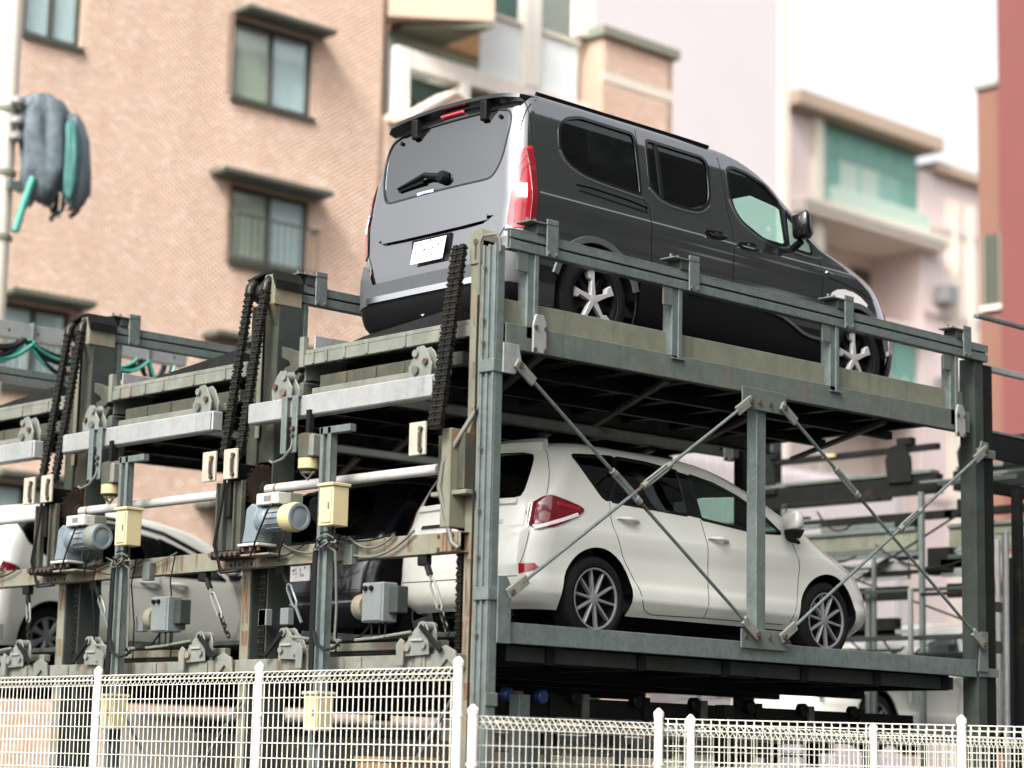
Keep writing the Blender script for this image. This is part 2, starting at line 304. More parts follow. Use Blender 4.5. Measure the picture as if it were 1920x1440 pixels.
for x0,x1 in ((15.75,16.7),(17.15,18.2)):
    bb('glass_panel','curtain',(x0,x1,YW+.06,YW+.09,13.64,14.72)); 
    bb('rail_cap','creamwall',(x0-.03,x1+.03,YW+.0,YW+.12,14.72,14.8))
# upper balcony: brick parapet above an olive soffit
MB(BA.location).hexa([(13.9,YW-.0,13.98),(14.95,YW-1.15,13.98),(13.9,YW+.35,13.98),(15.05,YW+.35,13.98),(13.9,YW-.0,14.1),(14.95,YW-1.15,14.1),(13.9,YW+.35,14.1),(15.05,YW+.35,14.1)]).build('soffit',M['soffit'],BA)
MB(BA.location).hexa([(13.55,YW-.05,14.1),(14.95,YW-1.15,14.1),(13.55,YW+.35,14.1),(15.05,YW+.35,14.1),(13.55,YW-.05,17),(14.95,YW-1.15,17),(13.55,YW+.35,17),(15.05,YW+.35,17)]).build('parapet',M['brickplain'] if 'brickplain' in M else M['mortar'],BA)
me=bricks(18.42,20.28,12.4,14.8,YW-.4,[(18,21,14.0,14.22)]); o=link(bpy.data.objects.new('bricks',me),BB); o['kind']='stuff'
MB().box(18.4,20.3,YW-.4,YW+1.5,12.35,14.85).build('brick_pier',M['mortar'],BB,.0); MB().box(18.3,20.42,YW-.5,YW+1.5,14.86,15.05).build('pier_cap',M['stone'],BB,.01); MB().box(18.38,20.32,YW-.42,YW-.398,14.01,14.21).build('pier_band',M['creamwall'],BB)
# small brick gable beside the balcony
MB().prism([(13.6,12.2),(14.3,12.2),(15.05,12.2),(15.05,12.78),(14.70,12.90),(13.75,12.27)],FY,YW-.5,YW-.02).build('gable',M['mortar'],BB,.0)
MB().beam((13.75,YW-.28,12.30),(14.70,YW-.28,12.93),.5,.06).build('gable_coping',M['creamwall'],BB); MB().beam((14.69,YW-.28,12.93),(15.1,YW-.28,12.80),.5,.06).build('gable_coping',M['creamwall'],BB)
# ---- white building, pink building, red building
wb=thing('white_building','tall blank pale building behind the people carrier roof','building',(30,30,0))
MB(wb.location).box(26,39.4,30,44,0,34).build('wall',M['pale'],wb,.05); MB(wb.location).box(39.05,39.46,29.94,30.4,0,34).build('corner_strip',M['creamwall'],wb,.02)
rb=thing('ribbed_building','low white building clad in vertical ribbed sheet seen under the upper deck','building',(24,24,0))
MB(rb.location).box(24,37,24.06,30,0,8.9).build('wall',M['pale'],rb)
for i in range(70): MB(rb.location).box(24.05+i*.18,24.14+i*.18,24.0,24.06,.2,8.8).build('rib',M['pale'],rb)
pb_=thing('pink_building','pale pink apartment building with green glazed balconies in the right background','building',(49,38,0)); PL=pb_.location
def pk(n,m,b,bv=.02,par=None): return MB(PL).box(*b).build(n,M[m],par or pb_,bv)
pk('wall','pinkwall',(49.3,51.0,38,52,0,24.6)); pk('wall','pinkwall',(56.95,62.5,38,52,0,24.0)); pk('wall','pinklight',(51.0,56.95,40.2,52,0,24.6)); pk('cornice','cornice',(49.0,57.6,37.3,42,24.65,25.2)); pk('cornice','cornice',(57.6,63,37.6,42,24.0,24.4)); pk('pilaster','creamwall',(50.5,51.0,37.8,38.0,0,24.6)); pk('wall','pinklight',(58.6,62.5,37.9,38.0,0,23.2))
pk('floor_slab','pinklight',(49.4,57.8,37.35,40.2,20.85,21.35)); pk('floor_slab','pinklight',(50.8,57.2,37.7,40.2,17.5,17.8)); pk('slab_lip','creamwall',(49.3,57.9,37.25,37.34,21.1,21.4))
for i in range(5):
    x=51.0+i*1.19
    for z0,z1,m in ((21.45,22.3,'tealmid'),(22.33,23.4,('teal','tealpale','tealpale','tealmid','teal')[i]),(23.43,24.55,'teal')): pk('glazed_panel',m,(x+.03,x+1.16,38.1,38.16,z0,z1),.005)
    pk('glazing_bar','tealmid',(x-.03,x+.03,38.05,38.2,21.4,24.6),0)
pk('balustrade','tealpale',(51.0,56.9,37.5,37.54,21.4,22.1)); pk('dark_window','bronze',(55.5,56.7,40.1,40.19,18.3,20.3)); pk('dark_window','stone',(51.6,54.6,40.1,40.19,18.1,20.2)); pk('window_frame','creamwall',(53.0,53.15,40.05,40.1,18.1,20.2))
for i in range(4): pk('glazed_panel','teal' if i>1 else 'pinklight',(51.0+i*1.49,52.4+i*1.49,38.2,38.26,14.6,17.4),.005)
for i in range(8): pk('balcony_bar','creamwall',(51.2+i*.72,51.26+i*.72,37.7,37.76,14.6,15.8),0)
for q in (58.9,59.9,61.0): pk('wall_pipe','creamwall',(q,q+.12,37.75,37.88,0,23.0),.02)
for z in (11.5,15.0,18.5,21.8): pk('wall_band','pinkwall',(57.0,62.6,37.84,37.88,z,z+.25),0)
for q,z in ((57.6,18.9),(57.6,15.4),(61.6,17.2)): pk('air_unit','galv_light',(q,q+.8,37.3,37.85,z,z+.7),.03)
rd=thing('terracotta_building','terracotta building with one narrow dark window at the right edge','building',(25,13,0))
MB(rd.location).box(25,40,12.82,13.48,0,14.57).build('brown_wall',M['brownwall'],rd,.02); MB(rd.location).box(24.7,40,5,12.80,0,22).build('red_wall',M['redwall'],rd,.02); MB(rd.location).box(24.93,25.4,12.80,13.5,14.57,14.66).build('coping',M['stone'],rd)
w=link(bpy.data.objects.new('window',None),rd); w.location=(0,0,0)
MB(rd.location).box(24.96,24.998,12.95,13.35,10.30,11.67).build('pane',M['bronze'],w); MB(rd.location).box(24.90,24.999,12.92,13.39,10.20,10.29).build('sill',M['creamwall'],w,.01)
f=MB(rd.location); f.box(24.94,24.96,12.95,12.98,10.3,11.67); f.box(24.94,24.96,13.32,13.35,10.3,11.67); f.build('window_frame',M['stone'],w)
# ---- neighbours across the street, seen only as reflections in paint and glass
def neighbour(label,x0,x1,y0,y1,h,mat,nx,nz):
    o=thing('street_building',label,'building',(x0,y0,0)); MB(o.location).box(x0,x1,y0,y1,0,h).build('wall',M[mat],o,.05)
    for i in range(nx):
        for j in range(nz):
            x=x0+(x1-x0)*(i+.3)/nx; z=h*(j+.3)/nz; MB(o.location).box(x,x+(x1-x0)*.4/nx,y1,y1+.05,z,z+h*.45/nz).build('window',M['pane'] if 0 else M['curtain' if (i*7+j*3)%5==0 else 'tealdark'],o)
M['dkblock']=plain('dark_grey_cladding',(.13,.14,.13),.8,var=.2,scale=.4)
neighbour('tall dark grey block across the street, reflected in the van side',0,46,-34,-20,28,'dkblock',14,8)
neighbour('brown block across the street farther along, reflected in the van side',48,70,-42,-24,21,'dkblock',9,7)
neighbour('tall olive block far down the street, reflected in the windows',54,90,-60,-36,26,'soffit',9,8)
ow=thing('overhead_lines','overhead power lines along the street behind the camera','cables',(-20,-9,8))
for i,(y,z) in enumerate(((0,0),(.5,.7),(1.6,1.5),(2.4,-.6))): MB().tube(sag((0,y,z),(70,y+3,z+.4),.6,24),.018,5).build('line',M['cable'],ow)

# ---------------------------------------------------------------- the parking machine
PITCH=2.46
def bolt(mb,p,ax,r=.014,h=.012): mb.lathe(p,ax,[(0,r),(h,r*.95),(h,.001)],6)
FR=thing('parking_frame','weathered steel frame of the two tier parking machine with braces and chains','parking machine')
def part(name,mat,b,bevel=.004,parent=None): return MB().box(*b).build(name,M[mat],parent or FR,bevel)
# corner post: galvanised lipped channel in front of the beige lift column
cp=MB(); cp.box(-.07,-.005,.014,.128,0,4.95); cp.box(-.088,-.07,0,.018,0,4.955); cp.box(-.088,-.07,.058,.074,0,4.955); cp.box(-.088,-.07,.112,.130,0,4.955); cp.box(-.07,.0,0,.014,0,4.95)
cp.build('corner_post',M['galv'],FR,.003)
MB().tube([(-.10,.14,4.62),(-.10,.14,4.98),(-.09,.12,5.02),(-.06,.02,5.02),(-.05,.0,4.98),(-.05,.0,4.9)],.010,8).build('bent_tube',M['galv_dull'],FR,smooth=50)
for z in (4.10,2.62,1.95):
    part('tie_plate','galv',(-.095,.012,-.012,-.002,z,z+.085))
part('tie_plate','galv',(-.100,-.090,-.012,.13,4.10,4.185)); part('tie_plate','galv',(-.100,-.090,-.012,.13,2.62,2.705))
bm_=MB()
for z in (4.8,4.45,4.3,3.6,3.2,2.9,2.4): bolt(bm_,(-.088,.094,z),(-1,0,0),.013)
bm_.build('bolt',M['bolt'],FR)
part('lift_column','beige',(-.02,.16,.20,.31,0,5.02))
hd=MB().prism([(.20,4.86),(.315,4.86),(.315,5.06),(.29,5.10),(.225,5.10),(.20,5.06)],FX,-.032,.12); hd.build('column_head',M['beige'],FR,.003)
MB().lathe((-.033,.255,5.01),(-1,0,0),[(0,.022),(.006,.02),(.006,.001)],12).build('rust_hole',M['bolt'],FR)
MB().box(-.0335,-.032,.245,.265,4.89,5.01).build('rust_run',M['bolt'],FR)
# interior lift columns
def column(y):
    o=(0,0,0)
    c=MB(); c.box(.0,.20,y-.06,y-.045,0,4.95); c.box(.0,.20,y+.13,y+.145,0,4.95); c.box(.185,.20,y-.045,y+.13,0,4.95); c.build('lift_column',M['darkgreen'],FR,.003)
    part('column_flange','beige',(-.014,.0,y+.135,y+.235,0,3.6)); part('column_flange','olive',(-.014,.0,y+.13,y+.25,3.6,4.90))
    part('column_flange','beige',(-.020,-.015,y+.10,y+.15,3.9,5.0))
    part('column_cover','olive',(.01,.03,y-.043,y+.128,3.72,4.93))
    h=MB().prism([(y-.064,4.88),(y+.085,4.88),(y+.085,5.06),(y+.055,5.11),(y-.025,5.11),(y-.064,5.06)],FX,-.05,.206); h.build('column_head',M['beige'],FR,.004)
    MB().prism([(y-.085,5.00),(y-.066,5.02),(y-.03,5.116),(y+.06,5.116),(y+.25,5.08),(y+.27,5.10),(y+.06,5.135),(y-.04,5.135),(y-.085,5.06)],FX,-.055,.20).build('chain_guard',M['dark'],FR)
    MB().prism([(-.05,4.88),(.14,4.88),(.14,4.52),(.06,4.60)],lambda u,v,d:(u,d,v),y-.055,y+.02).build('head_gusset',M['olive'],FR,.003)
    # idler wheel behind the head
    MB().lathe((.03,y+.17,5.0),(0,1,0),[(-.06,.07),(-.04,.085),(.04,.085),(.06,.07)],20).build('chain_idler',M['chain'],FR,smooth=40)
    # front lower part: chain dropping inside the column
    leaf((.05,y+.04,2.05),(.05,y+.04,3.0),.07,'hanging_chain')
def leaf(p,q,w,name='lift_chain',parent=None):
    """leaf chain: stacked link plates and pins between p and q, too small to pick apart"""
    p=Vector(p); q=Vector(q); d=(q-p); L=d.length; d.normalize(); yv=Vector((0,1,0)); nx=yv.cross(d).normalized(); n=int(L/.042); mb=MB()
    for i in range(n):
        a=p+d*(L*i/n); b=a+d*.036; c=a+d*.018
        for k in ((-.5,-.36),(-.1,.1),(.36,.5)) if i%2 else ((-.34,-.12),(.12,.34)):
            ym=(k[0]+k[1])/2*w; mb.beam(a-d*.006+yv*ym,b+d*.006+yv*ym,(k[1]-k[0])*w,.034,nx)
        mb.beam(c-yv*w*.55,c+yv*w*.55,.015,.044,nx)
    return mb.build(name,M['chain'],parent or FR,fix=False)
for k in range(3):
    column(2.475+PITCH*k)
def chain_pair(y,n=2):
    ys=(y+.205,y+.015) if n==2 else (y+.155,y+.09)
    for yy in ys:
        o=leaf((-.075,yy,4.99),(-.245,yy,3.74),.072 if n==2 else .055); o['kind']='stuff'
        if n==2: MB().tube([(-.075,yy,4.98),(-.07,yy,5.03),(-.04,yy,5.065),(.0,yy,5.07),(.05,yy,5.05)],.04,8).build('chain_bend',M['chain'],FR,smooth=50)
    for yy in ((y+.335,y+.075) if n==2 else (y+.26,)):
        MB().box(-.285,-.265,yy-.08,yy+.08,3.57,3.79).build('anchor_plate',M['plate'],FR,.004)
        a=MB(); a.tube([(-.29,yy-.045,3.60),(-.305,yy-.045,3.63),(-.305,yy-.045,3.71),(-.29,yy-.045,3.74)],.012,6); bolt(a,(-.285,yy-.045,3.60),(-1,0,0),.018,.02); bolt(a,(-.285,yy-.045,3.74),(-1,0,0),.018,.02); a.build('anchor_pin',M['bolt'],FR)
    if n==2:
        for yy in (y+.24,y+.03):
            g=MB(); g.box(-.24,-.20,yy-.05,yy-.035,3.02,3.56); g.box(-.24,-.20,yy+.035,yy+.05,3.02,3.56); g.box(-.215,-.20,yy-.035,yy+.035,3.02,3.56); g.build('chain_guide',M['olive'],FR,.003)
        part('guide_foot','dark',(-.25,-.10,y-.04,y+.31,3.00,3.06)); part('guide_arm','dark',(-.12,.0,y-.02,y+.10,3.2,3.3)); part('guide_arm','dark',(-.24,.02,y+.12,y+.16,3.3,3.7))
        b=MB()
        for q in range(6): bolt(b,(-.25,y-.02+.06*q,3.03),(-1,0,0),.02,.03)
        b.build('bolt',M['bolt'],FR)
        MB().tube([(-.255,y+.13,3.8),(-.28,y+.16,3.4),(-.30,y+.20,3.1),(-.25,y+.17,2.9),(-.16,y+.06,2.62+.3)],.014,6).build('hanging_cable',M['cable'],FR,smooth=50)
chain_pair(.245,1)
for k in range(2): chain_pair(2.475+PITCH*k)
# chain guard box and beige guide at the corner column
part('guide_box','beige',(-.16,.10,.31,.40,3.10,3.75)); part('guide_box','olive',(-.10,.06,.24,.50,3.35,3.72)); part('guide_shelf','beige',(-.14,.10,.18,.52,3.31,3.34))
leaf((.0,.355,2.05),(.0,.355,3.3),.05,'hanging_chain')['kind']='stuff'
for o in FR.children:
    if o.name.split('.')[0]=='hanging_chain': o['kind']='stuff'
MB().tube([(-.02,.20,3.9),(-.10,.27,3.72),(-.16,.38,3.52),(-.17,.40,3.36),(-.15,.36,3.2),(-.13,.31,3.0),(-.12,.25,2.96)],.018,8).build('hose',M['cablegrey'],FR,smooth=50)
MB().tube([(-.10,.14,4.9),(-.10,.145,4.2),(-.10,.14,3.2),(-.10,.145,2.2),(-.10,.14,.5)],.009,6).build('cable',M['cable'],FR,smooth=50)
# mid beam along the front with end plates, lower beams
for k in range(3):
    y0=.26 if k==0 else 2.66+PITCH*(k-1); y1=2.655+PITCH*k
    mbm=MB(); mbm.box(-.10,-.092,y0,y1,2.94,3.075); mbm.box(-.092,.0,y0,y1,3.067,3.075); mbm.box(-.092,.0,y0,y1,2.94,2.948); mbm.build('mid_beam',M['beige'],FR,.003)
    for yy in (y0+.02,y1-.22):
        part('splice_plate','beige',(-.112,-.101,yy,yy+.21,2.945,3.070)); b=MB()
        for a in (.035,.175):
            for z in (2.965,3.05): bolt(b,(-.112,yy+a,z),(-1,0,0),.013)
        b.build('bolt',M['bolt'],FR)
    part('post_bracket','galv_dull',(-.16,-.101,y0+1.03,y0+1.12,2.90,3.04)); 
    part('front_beam','lip',(-.10,.02,y0,y1-.02,2.19,2.285)); part('front_rail','beige',(.04,.10,y0+.30,y1-.5,2.33,2.385)); part('front_rail_web','dark',(.05,.09,y0+.30,y1-.5,2.285,2.33))
    for yy in (y0+.30,y0+.95,y1-.30): part('beam_clip','lip',(-.115,-.101,yy,yy+.10,2.195,2.28))
    b=MB(); b.prism([(y0-.02,2.17),(y0+.08,2.25),(y0+.17,2.17),(y0+.2,2.30),(y0+.10,2.34),(y0+.0,2.30)],FX,-.12,-.102); b.build('tie_gusset',M['bracket'],FR,.003)
# side posts, brace rods, gussets on the right-hand side
def side_frame(y):
    ex=[]
    part('mid_post','galv',(2.555,2.66,y+.005,y+.10,2.49,4.27))
    m=MB(); m.box(5.29,5.41,y,y+.02,0,4.95); m.box(5.29,5.31,y+.02,y+.15,0,4.95); m.box(5.39,5.41,y+.02,y+.15,0,4.95); m.build('rear_post',M['darkgreen'],FR,.003)
    m=MB(); m.box(5.45,5.57,y+.02,y+.12,0,4.92); m.build('rear_guide',M['dark'],FR,.004)
    part('rear_tie','galv',(5.30,5.56,y-.012,y-.002,4.14,4.21)); part('rear_tie','galv',(5.30,5.56,y-.012,y-.002,2.36,2.43))
    for x0,x1,z0,z1 in ((2.36,2.86,4.17,4.33),(2.36,2.86,2.44,2.58)):
        MB().box(x0,x1,y-.024,y-.012,z0,z1).build('gusset_plate',M['galv_dull'],FR,.004); b=MB()
        for a in (.05,.19,.31,.45): bolt(b,(x0+a,y-.024,(z0+z1)/2+(.02 if z0<3 else -.02)),(0,-1,0),.018)
        b.build('bolt',M['bolt'],FR)
    MB().prism([(-.02,4.10),(.09,4.10),(.15,4.18),(.12,4.30),(-.02,4.30)],FY,y-.024,y-.013).build('gusset_plate',M['galv_light'],FR,.003)
    MB().prism([(-.02,2.35),(.10,2.35),(.10,2.72),(.06,2.78),(-.02,2.78)],FY,y-.024,y-.013).build('gusset_plate',M['galv'],FR,.003)
    MB().prism([(5.26,2.40),(5.40,2.40),(5.40,2.72),(5.30,2.72)],FY,y-.024,y-.013).build('gusset_plate',M['galv_dull'],FR,.003)
    MB().prism([(5.28,4.12),(5.44,4.14),(5.44,4.26),(5.34,4.27)],FY,y-.026,y-.0145).build('gusset_plate',M['galv'],FR,.003)
    yb=y-.045
    for p,q,t in (((.10,4.16),(2.50,2.545),.43),((2.42,4.22),(.075,2.68),.42),((2.80,4.22),(5.30,2.62),.30),((2.80,2.54),(5.36,4.19),.60)):
        P=Vector((p[0],yb,p[1])); Q=Vector((q[0],yb,q[1])); d=(Q-P).normalized(); L=(Q-P).length
        rd=MB().tube([P+d*.10,Q-d*.10],.0125,8).build('brace_rod',M['galv'],FR,smooth=50)
        MB().beam(P-d*.03,P+d*.17,.07,.022,(0,1,0)).build('rod_clevis',M['bracket'],rd,.004); MB().beam(Q+d*.03,Q-d*.17,.07,.022,(0,1,0)).build('rod_clevis',M['bracket'],rd,.004)
        b=MB(); bolt(b,P+Vector((0,-.012,0)),(0,-1,0),.022,.016); bolt(b,Q+Vector((0,-.012,0)),(0,-1,0),.022,.016); b.build('bolt',M['bolt'],rd)
        c=P+d*L*t; u=d.cross(Vector((0,1,0))).normalized(); tb=MB()
        for sg in (-1,1): tb.tube([c-d*.14+u*.020*sg,c+d*.14+u*.020*sg],.010,6)
        tb.tube([c-d*.17,c-d*.12],.024,8); tb.tube([c+d*.12,c+d*.17],.024,8); tb.build('turnbuckle',M['bracket'],rd,smooth=50)
        MB().tube([c+d*.17,c+d*.25],.014,6).build('rusty_thread',M['bolt'],rd)
side_frame(0.0)
for k in (1,2,3): 
    y=PITCH*k
    part('rear_post','dark',(5.30,5.45,y,y+.13,0,4.9))
# rust stains run down from joints and bolts
def rustmat():
    m,n,l,b=_mat('rust_run'); b.inputs['Base Color'].default_value=(.12,.045,.015,1); b.inputs['Roughness'].default_value=.8
    g=n.new('ShaderNodeNewGeometry'); mp=n.new('ShaderNodeMapping'); mp.inputs['Scale'].default_value=(60,60,5); t=n.new('ShaderNodeTexNoise'); t.inputs['Scale'].default_value=1; t.inputs['Detail'].default_value=5; r=n.new('ShaderNodeMapRange'); r.inputs[1].default_value=.42; r.inputs[2].default_value=.68; r.inputs[4].default_value=.85
    l.new(g.outputs['Position'],mp.inputs['Vector']); l.new(mp.outputs[0],t.inputs['Vector']); l.new(t.outputs['Fac'],r.inputs[0]); l.new(r.outputs[0],b.inputs['Alpha']); return m
M['rustrun']=rustmat()
rq=random.Random(4)
def stain(x,y0,y1,z0,z1): MB().add([(x,y0,z0),(x,y1,z0),(x,y1,z1),(x,y0,z1)],[(0,1,2,3)]).build('rust_stain',M['rustrun'],FR,fix=False)
for k in range(3):
    y0=.26 if k==0 else 2.66+PITCH*(k-1); y1=2.655+PITCH*k
    for yy in (y0+.02,y1-.22): stain(-.1135,yy+.07,yy+.15,2.946,3.068)
    for q in range(7):
        a=y0+.3+1.9*rq.random(); stain(-.1015,a,a+.02+.06*rq.random(),2.945+.03*rq.random(),3.072); a=y0+.1+2.0*rq.random(); stain(-.1165,a,a+.02+.05*rq.random(),2.195,2.28)
for z in (4.6,4.2,3.9,2.9,2.5,2.1): stain(-.0215,.205+.04*rq.random(),.27+.035*rq.random(),z-.35*rq.random()-.1,z)
for k in (0,1):
    for z in (3.4,2.9,2.5): a=2.475+PITCH*k; stain(-.0155,a+.14,a+.20+.03*rq.random(),z-.3*rq.random()-.1,z)
# ---- pallets
def pallet(label,y,z,upper,x1=5.22,x0=.02):
    o=thing('pallet',label,'pallet',(0,y,z),'pallets of the parking machine'); o0=Vector((0,0,0)); T=.05 if upper else .0   # rear end slightly higher
    def pb(name,mat,b,bevel=.004):
        m=MB(); x0_,x1_,a,b_,c,d=b; e0=T*x0_/5.2; e1=T*x1_/5.2
        m.hexa([(x0_,a,c+e0),(x1_,a,c+e1),(x0_,b_,c+e0),(x1_,b_,c+e1),(x0_,a,d+e0),(x1_,a,d+e1),(x0_,b_,d+e0),(x1_,b_,d+e1)]); return m.build(name,M[mat],o,bevel)
    if upper:
        for s,(a,b_) in enumerate(((0,.012),(2.10,2.112))):
            pb('edge_beam','galv_dull',(x0,x1,a,b_,-.225,-.055))
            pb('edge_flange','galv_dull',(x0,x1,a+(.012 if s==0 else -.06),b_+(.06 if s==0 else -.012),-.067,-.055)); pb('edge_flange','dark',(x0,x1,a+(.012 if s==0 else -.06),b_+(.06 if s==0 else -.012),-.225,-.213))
            pb('kick_plate','olive2' if s==0 else 'galv_light',(x0+.03,x1-.02,(.055,2.04)[s],(.07,2.055)[s],-.055,.115))
        pb('deck_plate','darkgreen',(x0+.05,x1-.05,.072,.75,-.035,0)); pb('deck_plate','darkgreen',(x0+.05,x1-.05,1.38,2.038,-.035,0)); pb('deck_plate','darkgreen',(x0+.05,x1-.05,.75,1.38,-.055,-.03))
        for i in range(9): x=.35+i*.58; pb('cross_member','dark',(x,x+.08,.075,2.04,-.16,-.056))
        for yy in (.70,1.40): pb('long_member','dark',(x0+.1,x1-.1,yy,yy+.06,-.225,-.16))
        m=MB()
        for i in range(4): 
            xa=.45+i*1.25; m.beam((xa,.1,-.20),(xa+1.2,2.0,-.20),.05,.03)
        m.build('diagonal_member',M['darkgreen'],o)
        # front lip with stiffeners
        pb('front_lip','lip',(-.02,.02,.30,2.07,-.115,-.035)); pb('front_lip_top','lip',(-.012,.03,.30,2.07,-.033,.0))
        for yy in (.55,.95,1.35,1.6,1.8,1.95): pb('lip_stiffener','lip',(-.032,-.021,yy,yy+.025,-.11,-.02))
        pb('lip_post','lip',(-.03,.02,2.071,2.12,-.125,.10))
        m=MB().hexa([(.08,.55,.012),(.9,.55,.012),(.08,1.75,.012),(.9,1.75,.012),(.10,.58,.135),(.8,.6,.03),(.10,1.55,.055),(.8,1.5,.03)]); m.build('wheel_ramp',M['dark'],o)
        # bracket that hangs on the column to the left
        MB().prism([(2.10,-.02),(2.34,.06),(2.34,-.02),(2.25,-.06),(2.19,-.16),(2.12,-.12)],FX,-.02,.06).build('hanger_bracket',M['olive'],o,.004)
        MB().prism([(2.13,-.17),(2.23,-.08),(2.33,-.10),(2.33,-.24),(2.20,-.26)],FX,.0,.05).build('hanger_plate',M['olive'],o,.004)
        MB().box(.02,.3,2.13,2.34,-.42,-.22).build('counter_block',M['galv_dull'],o,.01)
        # roller beam and its bright flange below the lip
        pb('roller_beam','olive',(.02,.09,.42,1.93,-.285,-.195)); pb('roller_flange','lip',(-.01,.05,.55,1.98,-.345,-.287))
        for yy in (.75,1.0,1.3,1.62): pb('beam_stiffener','olive',(.008,.019,yy,yy+.02,-.28,-.2))
    else:
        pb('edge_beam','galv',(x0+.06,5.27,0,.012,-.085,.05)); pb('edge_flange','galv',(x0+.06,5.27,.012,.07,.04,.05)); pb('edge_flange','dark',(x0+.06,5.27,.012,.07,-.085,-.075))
        pb('edge_beam','galv_dull',(x0+.06,5.27,2.10,2.112,-.085,.05))
        pb('deck_plate','darkgreen',(x0+.05,x1-.02,.072,2.098,-.035,0))
        for i in range(6): x=.55+i*.88; pb('cross_member','dark',(x,x+.07,.09,2.1,-.20,-.036))
        for i in range(6): x=.55+i*.88; pb('cross_bracket','dark',(x+.01,x+.08,.10,.112,-.15,-.088))
        pb('long_member','darkgreen',(x0+.2,x1-.1,.12,.15,-.19,-.09)); pb('long_member','dark',(x0+.2,x1-.1,1.0,1.06,-.26,-.14)); pb('long_member','dark',(x0+.2,x1-.1,1.9,1.96,-.26,-.14))
        for i in range(3): pb('sag_plate','dark',(.70+i*1.3,1.5+i*1.3,.22,.235,-.20,-.10))
    return o
M['olive2']=metalpaint('olive_grey_galvanised',(.145,.15,.11),(.11,.115,.085),(.11,.07,.03),amt=.15,samt=.8,rough=.6,metal=.1,scale=6,spangle=.1)
names=('beneath the dark people carrier','empty second from the corner column','empty third from the corner column')
for k in range(3): pallet('upper steel pallet '+names[k],PITCH*k,4.495,True)
names=('galvanised lower pallet carrying the white hatchback','lower pallet under the black wagon','empty lower pallet at the left edge of the picture')
for k in range(3): pallet(names[k],PITCH*k,2.44,False)
pallet('lower pallet under the white compact minivan',PITCH*3,2.38,False)
# ---- lift beams with hook brackets
def hook(mb_o,y,z,x,mat='bracket',s=1):
    h=link(bpy.data.objects.new('hook_bracket',None),mb_o); h.location=(x,y,z)
    p=[(-.11*s,-.10),(.10*s,-.10),(.115*s,.0),(.06*s,.10),(.02*s,.135),(-.04*s,.13),(-.075*s,.06),(-.12*s,.0)]
    for d in (-.035,.035): MB().prism(p,FX,d-.007,d+.007).build('cam_plate',M[mat],h,.003)
    MB().lathe((-.06,-.04*s,.085),(1,0,0),[(0,.026),(.10,.026)],12).build('pivot_pin',M[mat],h,smooth=40)
    MB().lathe((-.062,.06*s,.02),(1,0,0),[(0,.022),(.02,.022)],10).build('pin_head',M['bolt'],h)
    MB().lathe((-.064,-.035*s,-.03),(1,0,0),[(0,.030),(.03,.030)],14).build('roller',M['galv_dull'],h,smooth=40)
def lift_beam(label,y):
    o=thing('lift_beam',label,'beam',(0,y,3.975),'lift beams across the bay fronts')
    b=MB(); b.box(-.22,-.12,.42,2.45,-.012,.138); b.build('box_beam',M['galv_light'],o,.010)
    MB().box(-.2205,-.2195,.43,.44,.0,.12).build('end_seam',M['dark'],o)
    hook(o,.60,.215,-.15,'bracket',-1); hook(o,2.10,.215,-.15,'bracket',1)
    c=MB(); c.box(-.262,-.245,1.94,2.0,-.27,.14); c.box(-.262,-.245,1.82,1.88,-.27,.14); c.box(-.243,-.222,1.82,2.0,.126,.14); c.build('hanger_strap',M['galv'],o,.004)
    MB().tube([(-.25,1.86,-.16),(-.27,1.86,-.24),(-.29,1.92,-.31),(-.28,2.05,-.33),(-.27,2.10,-.31)],.010,6).build('hanging_wire',M['cablegrey'],o,smooth=50)
    b=MB(); bolt(b,(-.263,1.85,-.10),(-1,0,0),.02,.02); bolt(b,(-.263,1.85,-.15),(-1,0,0),.014,.02); b.build('bolt',M['bolt'],o)
    return o
names=('pale box lift beam in front of the dark people carrier bay','pale box lift beam in the second bay from the corner column','pale box lift beam cut by the left edge')
for k in range(3): lift_beam(names[k],PITCH*k)
